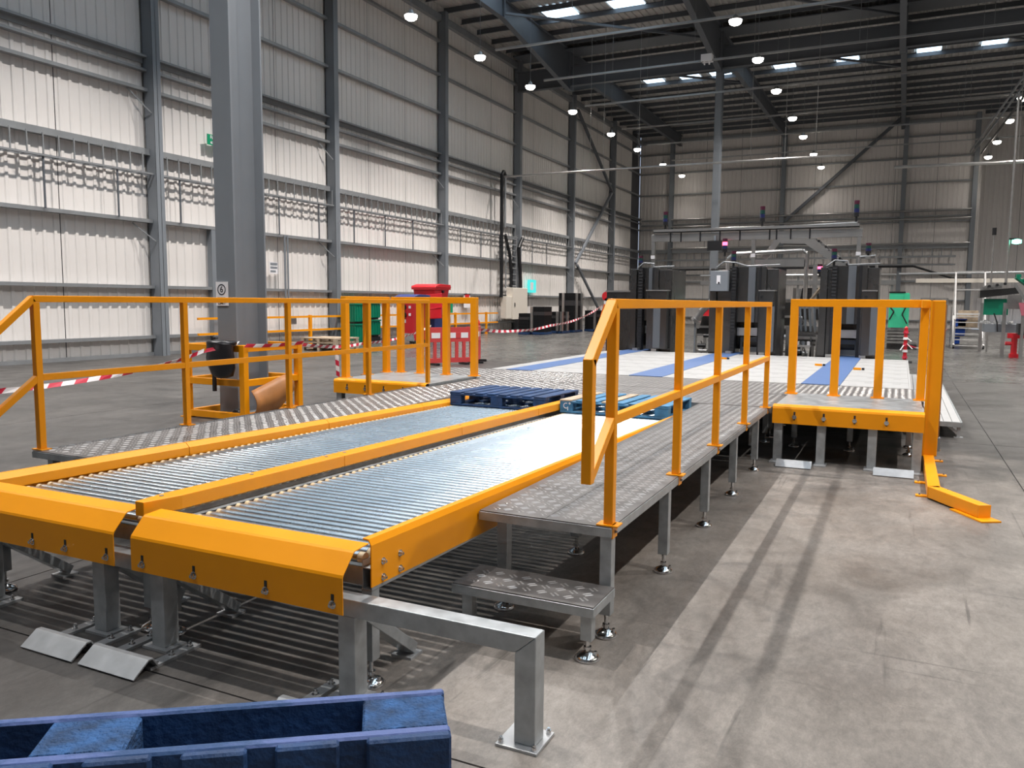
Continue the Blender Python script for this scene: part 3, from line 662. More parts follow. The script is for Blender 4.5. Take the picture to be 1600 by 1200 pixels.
# kicker rail on the floor
t = thing('kicker_rail', 'low yellow cranked kicker rail bolted to the floor at the right', 'floor barrier', (.4, 8.2, 0))
part('rail', B(.275, .375, 7.62, 11.6, .012, .112), YEL, t, bev=.006)
part('rail', MB().bar((.318, 7.66, .062), (.655, 7.10, .062), .1, .1, ext=.0), YEL, t, bev=.006)
part('end_cap', MB().bar((.655, 7.10, .062), (.660, 7.092, .062), .1, .1), YEL, t)
part('foot_plate', MB().bar((.50, 7.34, .006), (.70, 7.00, .006), .16, .012), YEL, t)
b = MB()
for y in (8.0, 8.75, 9.55, 10.3, 11.0): b = MB().cb((.425, y, .006), (.1, .07, .012)); q = part('foot_tab', b, YEL, t); part('bolt', bolt(MB(), (.45, y, .012), (0,0,1), .008, .01), STEEL, q)
for y in (7.72, 8.30): q = part('foot_tab', MB().cb((.235, y, .006), (.09, .07, .012)), YEL, t); part('bolt', bolt(MB(), (.22, y, .012), (0,0,1), .008, .01), STEEL, q)

# ---- white boarded deck with blue mats behind the cross walkway
t = thing('boarded_deck', 'white boarded deck floor in front of the stainless machines', 'deck', (-2.9, 14.6, 0))
strips = [(-6.0, -5.72), (-5.26, -3.66), (-3.14, -1.20), (-.70, .14)]
ymn, ymx, n = 11.64, 17.75, 15
bm_ = {}
for xa, xb in strips:
    me = MB().box(0, xb-xa-.006, .003, (ymx-ymn)/n-.003, -.03, 0).mesh('board', WHITE)
    for k in range(n):
        inst('board', me, t, (xa+.003+2.9, ymn+(ymx-ymn)*k/n-14.6, DZ-(.0015 if k % 2 else 0)))
    b = MB()
    for k in range(n):
        for q in range(max(1, int((xb-xa)/.35))):
            xx = xa+.1+q*.36+(.18 if k % 2 else 0)
            if xx+.1 < xb: y = ymn+(ymx-ymn)*(k+.5)/n; b.box(xx, xx+.10, y-.008, y+.008, DZ+.0002, DZ+.001)
    part('slot_marks', b, GIRT, t, kind='stuff')
part('deck_frame', B(-6.0, .14, 11.66, 17.7, .42, .528), GALV, t)
part('side_skirt', B(.14, .165, 11.64, 17.75, .2, DZ-.002), WHITE, t)
for x in (-5.8, -3.4, -1, .05):
    for y in (11.9, 14.7, 17.4): part('leg', MB().cb((x, y, .21), (.08, .08, .42)), GALV, t)
for (xa, xb), nm in zip(((-5.72, -5.26), (-3.66, -3.14), (-1.20, -.70)), ('leftmost of the three', 'middle one of the three', 'rightmost, behind the right platform rail')):
    solo('blue_mat', B(xa+.002, xb-.002, 11.66, 18.6, DZ-.034, DZ+.004), PBLUE, 'blue mat strip in the white deck, '+nm, 'mat', ((xa+xb)/2, 15, DZ-.034), 'blue mats in the white deck')
for i, (x, y, lab) in enumerate(((-5.62, 15.2, 'beside the leftmost blue mat'), (-3.10, 16.0, 'beside the middle blue mat'), (-1.28, 15.2, 'left of the rightmost blue mat'), (-.62, 14.6, 'right of the rightmost blue mat'))):
    t = thing('sensor', 'tiny yellow and black photo sensor '+lab, 'sensor', (x, y, DZ+.001))
    part('body', MB().cb((x, y, DZ+.02), (.12, .05, .035)), YEL, t); part('eye', MB().cb((x+.09, y, DZ+.02), (.04, .05, .035)), BLACK, t)
t = thing('low_platform', 'low white slatted platform on an angled bracket beside the white deck', 'platform', (.45, 15.0, 0))
for k in range(6):
    part('slat', B(.17+.095*k, .17+.095*(k+1)-.008, 11.38, 18.9, .17, .2), WHITE, t)
part('edge_rail', B(.17, .745, 11.36, 11.39, .14, .2).box(.735, .755, 11.39, 18.9, .14, .2), GALV, t)
for y in (11.42, 15.0, 18.6): part('bracket', B(.70, .74, y-.03, y+.03, 0, .16).prism([(.56, .16), (.70, .04), (.70, .08), (.61, .16)], 'y', y-.02, y+.02).box(.67, .77, y-.05, y+.05, 0, .01), GALVB, t)

# ---- pallets
def pallet(name, label, M, L, Wd, H, mt, mtop, marks=None, group=None):
    t = thing(name, label, 'pallet', (0,0,0), group); t.matrix_world = M
    tb, sb = .017*H/.15, .020*H/.15
    def P(nm, b, m_): o = bpy.data.objects.new(nm, b.mesh(nm, m_)); COL.objects.link(o); o.parent = t; bv = o.modifiers.new('bevel', 'BEVEL'); bv.width = .004; bv.segments = 1; return o
    def edge(o):
        if marks == 'rough':
            o.data.materials.append(WORN)
            for f in o.data.polygons:
                if f.normal.y > .9: f.material_index = 1
    n = 8; w = [.135]+[.098]*6+[.135]; tot = sum(w); g = (L-tot)/(n-1); x = 0
    for i in range(n):
        j = random.uniform(-.003, .003); (P('top_board', B(x, x+w[i], 0+j, Wd+j, H-tb+random.uniform(-.001, .001), H), mtop if (i % 3 == 0) else mt)); x += w[i]+g
    for y in (0, (Wd-.1)/2, Wd-.1): edge(P('stringer_board', B(0, L, y, y+.1, H-tb-sb, H-tb), mt))
    bl = .145
    for x in (0, (L-bl)/2, L-bl):
        for y in (0, (Wd-.1)/2, Wd-.1): P('block', B(x+.002, x+bl-.002, y+.002, y+.098, .02, H-tb-sb), mt if marks != 'rough' else WBLUE3)
    for y in (0, (Wd-.1)/2, Wd-.1): edge(P('bottom_board', B(0, L, y, y+.1, 0, .02), mt))
    for x in (0, L-.1): P('bottom_board', B(x, x+.1, .1, Wd-.1, 0, .02), mt)
    return t, P
sl = math.atan(-.0158)
M1 = Matrix.Translation((-4.475, 7.70, zr(7.7)+.001))@Matrix.Rotation(sl, 4, 'X')
pallet('pallet', 'dark blue wooden pallet at the far end of the left roller lane', M1, 1.155, .97, .150, WBLUE, WBLUE)
M2 = Matrix.Translation((-3.165, 7.72, zr(7.72)+.001))@Matrix.Rotation(sl, 4, 'X')
p2, P = pallet('pallet', 'worn weathered lighter blue pallet with a white mark on the right roller lane', M2, 1.155, .97, .138, WBLUE2, TIMB)
ar = MB()
for i in range(9):
    a0, a1 = math.radians(60+i*27), math.radians(60+(i+1)*27); c = (.072, .075); r0, r1 = .022, .031
    ar.add([(c[0]+r*math.cos(a), -.0015, c[1]+r*math.sin(a)) for a, r in ((a0, r0), (a0, r1), (a1, r1), (a1, r0))], [(0,1,2,3)])
ar.cb((.112, -.001, .10), (.010, .001, .024)).cb((.112, -.001, .10), (.026, .001, .008)).cb((.092, -.001, .045), (.008, .001, .04))
P('white_mark', ar, WSIGN)
dv = Vector((.818, .576, 0)); nv = Vector((.576, -.818, 0))
base = Vector((-.716, 1.209, 0))-dv*1.16
M3 = Matrix((dv, Vector((0,0,1)), nv)).transposed().to_4x4(); M3.translation = base-Vector((0, 0, .0))
pallet('pallet', 'large blue pallet stood on edge close to the camera at bottom left', M3, 1.16, .951, .168, WBLUE, WBLUE, 'rough')
# ================================================================ COLUMN PROTECTOR, TAPE, LEFT SIDE
t = thing('column_protector', 'yellow welded protector frame around the foot of the big grey column', 'protector', (-8.5, 8.75, 0))
x0, x1, y0, y1 = -9.03, -7.98, 8.2, 9.29
for x in (x0, x1):
    for y in (y0, y1):
        q = part('post', MB().cb((x, y, .52), (.09, .09, 1.04)), YEL, t, bev=.005); part('foot_plate', MB().cb((x, y, .006), (.16, .16, .012)), YEL, q)
for z in (.06, .52, .99):
    for y in (y0, y1): part('rail', B(x0+.045, x1-.045, y-.035, y+.035, z-.045, z+.045), YEL, t, bev=.004)
    for x in (x0, x1): part('rail', B(x-.035, x+.035, y0+.045, y1-.045, z-.045, z+.045), YEL, t, bev=.004)
# black sack
def blob(cx, cy, prof, n=16, seed=1, flat=1.):
    r = random.Random(seed); b = MB(); b.smooth = True; vs = []
    for z, rx, ry in prof:
        for i in range(n):
            a = 2*math.pi*i/n; k = 1+.10*math.sin(3*a+z*9+seed)+r.uniform(-.05, .05)
            vs.append((cx+rx*k*math.cos(a), cy+ry*k*math.sin(a), z+r.uniform(-.012, .012)))
    m_ = len(prof); b.add(vs, [(j*n+i, j*n+(i+1) % n, (j+1)*n+(i+1) % n, (j+1)*n+i) for j in range(m_-1) for i in range(n)])
    b.smooth = False; b.add(vs[:n], [tuple(range(n))[::-1]]); b.add(vs[-n:], [tuple(range(n))]); return b
BAG = mat('black_sack', (.014, .013, .016), .3)
t = thing('rubbish_sack', 'black rubbish sack hung on the front of the yellow column protector', 'sack', (-8.22, 8.02, .58))
part('sack', blob(-8.20, 8.02, [(.60, .06, .04), (.64, .17, .09), (.74, .21, .11), (.86, .225, .12), (.98, .22, .12), (1.04, .215, .13), (1.07, .21, .14)]), BAG, t)
part('rim', blob(-8.22, 8.05, [(1.06, .215, .15), (1.09, .225, .155), (1.10, .20, .14)], seed=4), BAG, t)
part('strap', B(-8.46, -8.42, 8.10, 8.14, .40, 1.14), BLACK, t)
# curved brown sheet
b = MB(); b.smooth = True; n = 10; vs = []
for i in range(n+1):
    s = i/n; y = 8.25+.80*s
    for k in range(7):
        w = k/6; lo = .03+.30*max(0, s-.45)**1.3*1.6; hi = .42+.20*s-.25*max(0, s-.85)
        z = lo+(hi-lo)*w; vs.append((-7.90+.10*math.sin(w*math.pi)-.04*s, y, z))
b.add(vs, [(i*7+k, i*7+k+1, (i+1)*7+k+1, (i+1)*7+k) for i in range(n) for k in range(6)])
o = solo('curved_sheet', b, BROWN, 'curved rusty brown sheet leaning inside the yellow column protector', 'sheet', (-7.92, 8.65, .03))
sd = o.modifiers.new('solid', 'SOLIDIFY'); sd.thickness = .012
t = thing('floor_bracket', 'small dark motor bracket at the foot of the big column', 'bracket', (-8.30, 8.36, 0))
part('body', blob(-8.30, 8.38, [(0.0, .09, .06), (.06, .10, .07), (.12, .05, .04)], seed=9), BLACK, t); part('plate', MB().cb((-8.30, 8.36, .006), (.2, .16, .012)), GALV, t)

def tape(label, pts, w=.05, seg=.16, twist=.6):
    b = MB(); P = []
    for a, c in zip(pts, pts[1:]):
        a, c = Vector(a), Vector(c); n = max(2, int((c-a).length/seg))
        sag = .015*(c-a).length
        for i in range(n): f = i/n; P.append(a.lerp(c, f)-Vector((0, 0, sag*4*f*(1-f))))
    P.append(Vector(pts[-1]))
    for i in range(len(P)-1):
        d = (P[i+1]-P[i]).normalized(); s = d.cross(Vector((0, 0, 1))); s = s.normalized() if s.length > 1e-3 else Vector((1, 0, 0)); u = s.cross(d)
        A = [twist*math.sin(k*.35) for k in (i, i+1)]
        vs = []
        for p, a in zip((P[i], P[i+1]), A):
            o = (u*math.cos(a)+s*math.sin(a))*w/2; vs += [p-o, p+o]
        sh = d*(seg*.35); vs[1] = vs[1]+sh; vs[3] = vs[3]+sh
        b.mi = i % 2; b.add(vs, [(0, 1, 3, 2)])
    me_o = solo('barrier_tape', b, [TAPER, TAPEW], label, 'barrier tape', tuple(P[0]))
    sdm = me_o.modifiers.new('solid', 'SOLIDIFY'); sdm.thickness = .002
    return me_o
tape('red and white barrier tape drooping to the left from the yellow column protector', [(-7.60, 3.2, .70), (-7.7, 4.756, .765), (-7.9, 6.674, .857), (-8.30, 7.80, .97), (-8.03, 8.12, 1.06)])
tape('red and white tape wrapped along the right side of the column protector', [(-7.92, 8.15, 1.04), (-7.91, 9.30, 1.03)], twist=.3)
tape('red and white tape strung from the column protector to the red plastic barrier', [(-7.95, 9.35, 1.0), (-9.0, 12.3, .86), (-10.85, 17.7, 1.02)])
tape('short red and white tape end dangling from the left side platform post', [(-6.99, 8.93, 1.0), (-6.98, 8.94, .62)], seg=.07)
tape('long red and white tape from the red plastic barrier to the orange robot', [(-10.5, 18.9, .95), (-12.3, 29, .75), (-14.75, 41.9, 1.5)], w=.09, seg=.3)

# red plastic pedestrian barrier
def ped_barrier(label, a, c, h=.98):
    a = Vector((*a, 0)); c = Vector((*c, 0)); d = c-a; L = d.length; ang = math.atan2(d.y, d.x)
    t = thing('pedestrian_barrier', label, 'barrier', tuple(a)); t.rotation_euler = (0, 0, ang)
    def P(nm, b, m_): o = bpy.data.objects.new(nm, b.mesh(nm, m_)); COL.objects.link(o); o.parent = t; return o
    P('frame', MB().box(0, L, -.03, .03, .06, .18).box(0, L, -.03, .03, .60, h), REDB)
    n = 6; w = L/n
    for i in range(n+1): P('upright', B(max(0, i*w-.04), min(L, i*w+.04), -.03, .03, .18, .60), REDB)
    P('reflective_band', B(.1, L-.1, -.034, -.03, .70, .84), WSIGN)
    P('band_stripes', MB().box(.35, .5, -.038, -.034, .70, .84).box(.8, .95, -.038, -.034, .70, .84), REDB)
    for x in (.2, L-.2): P('foot', B(x-.05, x+.05, -.22, .22, 0, .06), BLACK)
ped_barrier('red plastic pedestrian barrier with slots standing beyond the left platform', (-10.95, 17.7), (-10.25, 18.75))
ped_barrier('second red plastic barrier panel folded back edge on behind the first', (-10.2, 18.85), (-10.6, 19.9))

# stacked timber pallets
for i in range(3):
    z = i*.145
    t = thing('timber_pallet', ['bottom', 'middle', 'topmost'][i]+' bare timber pallet in the low stack behind the yellow protector', 'pallet', (-17.0, 21.6, z), 'stacked bare timber pallets')
    for k in range(6): part('top_board', B(-17.9+.02*i, -16.4, 20.9+k*.22, 21.06+k*.22, z+.115, z+.14), TIMB, t)
    for x in (-17.8, -17.15, -16.5):
        part('bearer', B(x, x+.1, 20.9, 22.16, z+.09, z+.115), TIMB, t); part('bottom_board', B(x, x+.1, 20.9, 22.16, z+.001, z+.025), TIMB, t)
        for y in (20.9, 21.5, 22.0): part('block', B(x, x+.1, y, y+.13, z+.025, z+.09), TIMB, t)
# green bulk boxes
def crate(label, x, y, z, sx, sy, sz):
    t = thing('bulk_crate', label, 'crate', (x, y, z), 'green bulk crates by the left wall')
    part('body', B(x-sx/2, x+sx/2, y-sy/2, y+sy/2, z+.06, z+sz-.05), GREEN, t, bev=.02)
    part('rim', B(x-sx/2-.03, x+sx/2+.03, y-sy/2-.03, y+sy/2+.03, z+sz-.06, z+sz-.004), GREEN, t)
    b = MB()
    for k in range(5): b.box(x-sx/2+.1+k*sx/5, x-sx/2+.14+k*sx/5, y-sy/2-.025, y-sy/2, z+.1, z+sz-.1).box(x+sx/2, x+sx/2+.025, y-sy/2+.1+k*sy/5, y-sy/2+.14+k*sy/5, z+.1, z+sz-.1)
    part('ribs', b, GREEN, t)
    part('base', B(x-sx/2+.05, x+sx/2-.05, y-sy/2+.05, y+sy/2-.05, z+.001, z+.06), BLACK, t)
for j, (x, y, nm) in enumerate(((-18.97, 25.45, 'nearer'), (-18.95, 26.30, 'farther'))):
    z0 = .0 if j == 0 else .24
    for k in range(2): crate(f"{'upper' if k else 'lower'} dark green bulk crate of the {nm} stack by the left wall", x, y, z0+k*(.78 if j == 0 else .68), .48, .78, .775 if j == 0 else .675)
t = thing('base_skid', 'black skid under the farther stack of green crates', 'skid', (-18.95, 26.30, 0))
part('deck', B(-19.2, -18.7, 25.92, 26.68, .10, .235), BLACK, t); part('runner', B(-19.2, -19.05, 25.92, 26.68, 0, .10), BLACK, t); part('runner', B(-18.85, -18.7, 25.92, 26.68, 0, .10), BLACK, t)
# wheelie bins
def bin_(label, x, y, z, sx, sy, h, body, lidm, lid=True, open_=False):
    t = thing('wheelie_bin', label, 'bin', (x, y, z))
    part('body', MB().add([(x-sx*.42, y-sy*.40, z+.14), (x+sx*.42, y-sy*.40, z+.14), (x+sx*.42, y+sy*.40, z+.14), (x-sx*.42, y+sy*.40, z+.14), (x-sx/2, y-sy/2, z+h), (x+sx/2, y-sy/2, z+h), (x+sx/2, y+sy/2, z+h), (x-sx/2, y+sy/2, z+h)], [(0,3,2,1), (4,5,6,7), (0,1,5,4), (1,2,6,5), (2,3,7,6), (3,0,4,7)]), body, t, bev=.02)
    part('rim', B(x-sx/2-.04, x+sx/2+.04, y-sy/2-.04, y+sy/2+.04, z+h-.08, z+h), body, t)
    if lid: part('lid', MB().prism([(y-sy/2-.06, z+h), (y+sy/2+.06, z+h), (y+sy/2, z+h+.13), (y-sy*.2, z+h+.15), (y-sy/2, z+h+.07)], 'x', x-sx/2-.06, x+sx/2+.06), lidm, t, bev=.015)
    for xx in (-.38, .38):
        for yy in (-.33, .33): part('wheel', MB().cyl((x+xx*sx-.03, y+yy*sy, z+.08), (x+xx*sx+.03, y+yy*sy, z+.08), .078, 12), BLACK, t)
    part('trunnion', MB().cyl((x+sx/2, y, z+h*.82), (x+sx/2+.08, y, z+h*.82), .05, 10), BLACK, t)
    return t
b_ = bin_('big red four wheeled bin with a blue lid and two black round locks', -17.1, 26.55, 0, .80, 1.1, 1.76, RED, NAVY)
for z in (1.12, 1.42): part('lock', MB().cyl((-17.15, 26.06, z), (-17.15, 25.97, z), .12, 14), BLACK, b_)
for z in (1.14, 1.42): part('sticker', B(-16.92, -16.82, 26.0, 26.01, z-.05, z+.05), WSIGN, b_)
part('sticker', B(-17.22, -17.08, 26.04, 26.06, .82, .95), WSIGN, b_)
part('skirt', B(-17.44, -16.76, 26.08, 26.16, .12, .42), GALV, b_)
bin_('blue wheelie bin standing under the red bin with the hanging lid', -17.5, 28.6, 0, 1.0, 1.1, 1.30, NAVY, NAVY, False)
q = bin_('red bin with closed lid stacked highest, on top of the blue bin', -17.5, 28.6, 1.302, 1.05, 1.15, .90, RED, RED)
part('hanging_lid', MB().bar((-17.0, 27.98, 1.95), (-16.93, 27.86, .95), .75, .06, up=(0, 1, .3)), RED, q, bev=.02); part('lid_edge', MB().bar((-16.98, 27.93, 1.40), (-16.97, 27.91, 1.33), .8, .10, up=(0, 1, .3)), RED, q)

# yellow rail along the wall
t = thing('wall_guard_rail', 'distant yellow two bar guard rail running along the left wall', 'handrail', (-18.9, 34, 0))
for y in (19.6, 23.2, 30.4, 33.8, 37.0):
    q = part('post', MB().cb((-19.33, y, .56), (.10, .10, 1.12)), YEL, t); part('foot_plate', MB().cb((-19.33, y, .008), (.16, .16, .016)), YEL, q)
for z in (.58, 1.06): part('rail', B(-19.36, -19.30, 18.0, 38.3, z-.035, z+.035), YEL, t)
part('kerb', B(-19.3, -18.9, 28.5, 34.4, 0, .05), BLACK, t)
for k, y in enumerate((35.1, 35.5)):
    t = thing('fire_extinguisher', ('nearer', 'farther')[k]+' red fire extinguisher of the pair by the left wall', 'fire extinguisher', (-19.05, y, .1))
    part('cylinder', MB().lathe((-19.05, y, .1), [(.02, 0), (.13, .02), (.13, .58), (.06, .68), (.04, .72)], 12), RED, t); part('valve', MB().cb((-19.05, y, .86), (.1, .08, .08)), BLACK, t); part('label', B(-18.95, -18.915, y-.06, y+.06, .34, .46), WSIGN, t)
t = thing('stand', 'small dark stand under the pair of fire extinguishers', 'stand', (-19.05, 35.3, 0)); part('tray', B(-19.25, -18.85, 34.9, 35.7, .06, .098), BLACK, t); part('leg', B(-19.15, -18.95, 35.2, 35.4, 0, .06), BLACK, t)
t = thing('wall_notice', 'small white notice with a red block above the fire extinguishers', 'sign', (XL+.25, 35.4, 1.6)); part('notice', B(XL+.21, XL+.23, 35.1, 35.75, 1.35, 2.05), WSIGN, t); part('red_block', B(XL+.23, XL+.235, 35.2, 35.65, 1.75, 2.0), RED, t)
t = thing('wall_notice', 'narrow dark green notice on the left wall beside the yellow platform rail', 'sign', (XL+.25, 33.4, 1.6)); part('notice', B(XL+.21, XL+.23, 33.6, 34.0, 1.1, 1.8), GSIGN, t); part('edge', B(XL+.23, XL+.234, 33.62, 33.98, 1.7, 1.78), WSIGN, t)

# black stacks along the wall
def stack(label, x, y, sx, sy, h, posts, base=.14, nl=6):
    t = thing('black_stack', label, 'stacked boxes', (x, y, 0), 'black stacks by the far left wall')
    part('base_pallet', B(x-sx/2, x+sx/2, y-sy/2, y+sy/2, .02, base), WBLUE, t)
    for k in range(nl):
        z0 = base+(h-base)*k/nl; z1 = base+(h-base)*(k+1)/nl
        part('layer', B(x-sx/2+.02, x+sx/2-.02, y-sy/2+.02, y+sy/2-.02, z0+.004, z1), MATTEB, t)
    part('film_band', B(x-sx/2+.01, x+sx/2-.01, y-sy/2+.01, y+sy/2-.01, base+(h-base)*.66, base+(h-base)*.80), BAGF, t)
    for u, v in posts: part('corner_strip', MB().cb((x+u*sx/2, y+v*sy/2, base+(h-base)/2), (.14, .14, h-base)), INOXL, t)
BAGF = mat('stretch_film', (.035, .035, .038), .35)
def stk(lab, x0, w, y0, d, h, posts): stack(lab, x0+w/2, y0+d/2, w, d, h, posts)
stk('low black stack nearest the yellow wall rail, wrapped in film', -17.5, .55, 37.0, .9, 1.08, ())
stk('black stack with one broad silver corner strip in front', -16.93, .75, 37.3, 1.0, 1.42, ((-.85, -1),))
stk('low black stack with three silver strips left of the tallest stack', -16.9, .75, 39.6, 1.1, 1.15, ((.3, -1), (.9, -1), (1, .2)))
stk('tallest black stack with silver strips, twice the height of its neighbours', -17.05, .95, 41.2, 1.3, 2.16, ((-.35, -1), (1, -.6), (1, .6)))
stk('low black stack right of the tallest one under the diagonal brace', -16.3, 1.0, 43.3, 1.1, 1.2, ((.3, -1),))
stk('black stack with a grey crate on top, beside the orange robot', -15.75, .8, 44.9, 1.0, .95, ((-.9, -1),))
solo('grey_crate', B(-15.72, -14.98, 44.95, 45.85, .952, 1.32).box(-15.75, -14.95, 44.92, 45.88, 1.27, 1.34), GALV, 'grey crate on top of the black stack beside the orange robot', 'crate', (-15.35, 45.4, .952))
t = thing('palletising_robot', 'orange robot arm with a red head, half hidden behind the yellow loop rail', 'robot', (-14.7, 42.2, 0))
part('pedestal', MB().lathe((-14.7, 42.2, 0), [(.42, 0), (.42, .12), (.30, .2), (.28, .7), (.22, .85)], 14), ORANGE, t)
part('shoulder', MB().bar((-14.75, 42.2, .8), (-14.45, 42.2, 1.75), .35, .40), ORANGE, t, bev=.06); part('head', MB().cyl((-14.55, 42.0, 2.0), (-14.55, 42.5, 2.0), .26, 14), RED, t)
part('collar', MB().cyl((-14.45, 42.0, 1.7), (-14.45, 42.4, 1.7), .24, 12), TAPEW, t)

# ================================================================ STAINLESS MACHINES
BCOL = [BLACK, BLACK, mat('dim_blue_lens', (.015, .02, .08), .3), mat('dim_green_lens', (.01, .05, .04), .3), mat('dim_red_lens', (.07, .012, .03), .3)]
def beacon(label, x, y, z, h, lit=None, parent=None):
    t = thing('signal_beacon', label, 'beacon', (x, y, z))
    part('stem', MB().cyl((x, y, z), (x, y, z+h*.25), .025, 8), BLACK, t)
    cols = BCOL
    for k in range(4): part('lens_segment', MB().cyl((x, y, z+h*(.25+.19*k)), (x, y, z+h*(.43+.19*k)), .055, 10), lit if (lit and k == 2) else cols[k+1], t)
    return t
def tower(label, x0, x1, open_x, y0, split):
    """two stainless uprights either side of the mat, chain strips, upper panel, lower cabinet"""
    t = thing('pallet_tower', label, 'machine', ((x0+x1)/2, y0+.6, 0)); y1 = y0+1.3; H = 2.45; oa, ob = open_x
    part('left_upright', B(x0, x0+.14, y0, y1, 0, H-.03), INOX, t, bev=.006)
    part('left_cabinet', B(x0+.14, oa-.10, y0+.10, y1, .02, H-.06), INOX, t, bev=.006)
    part('chain_strip', B(oa-.10, oa, y0+.04, y0+.2, .3, H), BLACK, t)
    b = MB()
    for k in range(30): b.box(oa-.09, oa-.01, y0+.025, y0+.04, .35+k*.07, .39+k*.07)
    part('chain_links', b, DARK, t, kind='stuff')
    part('upper_panel', B(oa, ob, y0+.18, y0+.22, 1.25, H), INOX, t); part('panel_fold', B((oa+ob)/2-.03, (oa+ob)/2+.12, y0+.14, y0+.18, 1.25, H), STEELD, t)
    part('lift_bar', B(oa, ob, y0+.3, y0+.5, .95, 1.12), INOXL, t); part('motor', MB().cyl((oa+.1, y0+.6, .75), (ob-.1, y0+.6, .75), .12, 12), BLACK, t)
    part('valve_block', B(oa+.05, ob-.05, y0+.5, y0+.8, .58, .9), STEEL, t)
    part('back_panel', B(x0, x1, y1, y1+.02, .6, H), INOX, t)
    part('right_upright', B(ob, ob+.10, y0, y1, 0, H), INOX, t, bev=.006); part('chain_strip', B(ob-.06, ob, y0+.04, y0+.2, .3, H), BLACK, t)
    part('right_door', B(ob+.10, x1, y0+.05, y1, .05, H-.05), INOX, t, bev=.008)
    c = part('front_cabinet', B(split, x1-.04, y0-.22, y0+.04, .62, 1.92), INOX, t, bev=.01)
    part('cabinet_lid', B(split-.02, x1-.02, y0-.24, y0+.04, 1.92, 1.945), INOXL, c)
    part('latch', MB().cyl((split+.06, y0-.22, 1.8), (split+.06, y0-.24, 1.8), .03, 10), BLACK, c); part('door_strip', B(split+.16, split+.32, y0-.228, y0-.22, .64, 1.6), STEELD, c)
    part('top_cable', MB().tube([(x0+.1, y0+.2, H), (x0+.25, y0+.2, H+.12), (x0+.5, y0+.2, H+.10), (oa+.2, y0+.2, H+.02), (x1, y0+.2, H+.04)], .016, 6), GIRT, t)
    part('floor_guide', B(oa-.14, oa-.02, y0-.2, y0, .56, .62).box(ob+.02, ob+.14, y0-.2, y0, .56, .62), INOXL, t)
    return t
tower('left stainless pallet tower with a tall black door panel', -5.66, -4.70, (-5.38, -5.10), 18.0, -5.20)
tower('middle stainless pallet tower with grey control box and black chain strips', -3.84, -2.40, (-3.28, -2.74), 18.0, -2.74)
tower('right stainless pallet tower standing over the rightmost blue mat', -1.56, -.44, (-1.24, -.76), 18.0, -.72)
t = thing('control_box', 'grey control box with a white label on the middle stainless tower', 'control box', (-3.6, 17.9, 1.9))
part('box', B(-3.80, -3.42, 17.82, 17.99, 1.92, 2.36), STEEL, t, bev=.01); part('label', B(-3.66, -3.58, 17.812, 17.82, 2.08, 2.26), WSIGN, t); part('dot', MB().cyl((-3.61, 17.811, 2.1), (-3.61, 17.806, 2.1), .02, 10), BLACK, t)
t = thing('low_cabinet', 'low stainless cabinet at the left side of the left tower', 'cabinet', (-6.2, 18.4, 0))
part('body', B(-6.30, -5.68, 18.2, 19.3, .0, 1.90), INOX, t, bev=.01); part('top', B(-6.32, -5.68, 18.18, 19.3, 1.90, 1.94), INOXL, t); part('knob', MB().cyl((-6.1, 18.2, 1.78), (-6.1, 18.17, 1.78), .04, 10), BLACK, t)
t = thing('gantry', 'overhead stainless gantry with cable tray spanning the three towers', 'gantry', (-3.2, 19.0, 2.4))
part('beam', B(-5.47, -.84, 18.95, 19.06, 3.10, 3.27), INOXL, t, bev=.006); part('cable_tray', MB().box(-5.40, -.9, 18.88, 19.12, 3.30, 3.32).box(-5.40, -.9, 18.88, 18.89, 3.30, 3.38), INOXL, t)
for x in (-5.42, -3.10, -.90): part('post', B(x-.04, x+.04, 18.96, 19.05, 2.42, 3.10), INOXL, t); part('label', B(x-.05, x+.05, 18.95, 18.955, 2.70, 2.78), WSIGN, t)
for x in (-5.0, -4.75, -4.3, -3.85, -3.4, -2.75, -2.6, -2.3, -1.9): part('cable_clip', B(x-.015, x+.015, 18.93, 18.95, 3.08, 3.36), BLACK, t)
part('cables', MB().tube([(-5.4, 19.0, 3.34), (-3.5, 19.0, 3.37), (-2.4, 19.0, 3.36), (-.95, 19.0, 3.40)], .03, 6), INOXL, t)
t = thing('second_gantry', 'lower curved pipe gantry behind the middle tower', 'gantry', (-3, 20.5, 2.4))
part('pipe', MB().tube([(-3.95, 20.5, 2.35), (-3.95, 20.5, 2.75), (-3.8, 20.5, 2.87), (-2.2, 20.5, 2.93), (-2.1, 20.5, 2.85), (-2.1, 20.5, 1.7)], .05, 8), INOXL, t); part('tray', B(-3.3, -2.15, 20.45, 20.55, 2.55, 2.72), INOXL, t)
t = thing('display_screen', 'black display screen under the gantry left of the middle post', 'screen', (-3.9, 18.8, 2.8))
part('screen', B(-4.10, -3.78, 18.8, 18.86, 2.86, 3.08), BLACK, t); part('bracket', B(-3.97, -3.92, 18.86, 18.95, 2.9, 3.2), STEEL, t)
beacon('glowing red beacon beside the black display screen', -3.70, 18.8, 2.72, .4, LRED)
beacon('dark signal beacon on the left end of the gantry', -5.15, 19.0, 3.38, .42)
beacon('dark signal beacon standing highest on the middle of the gantry', -2.93, 19.0, 3.38, .45)
beacon('dark signal beacon on the right end of the gantry', -.98, 19.0, 3.42, .45)
beacon('dark signal beacon on top of the left tower', -5.55, 18.4, 2.46, .28)
beacon('dark signal beacon on top of the middle tower left edge', -3.42, 18.4, 2.46, .35)
beacon('black signal beacon at the foot of the inclined conveyor', -1.34, 18.4, 2.46, .36)
beacon('thin black beacon on a bent tube right of the gantry', -.70, 18.8, 2.65, .3)
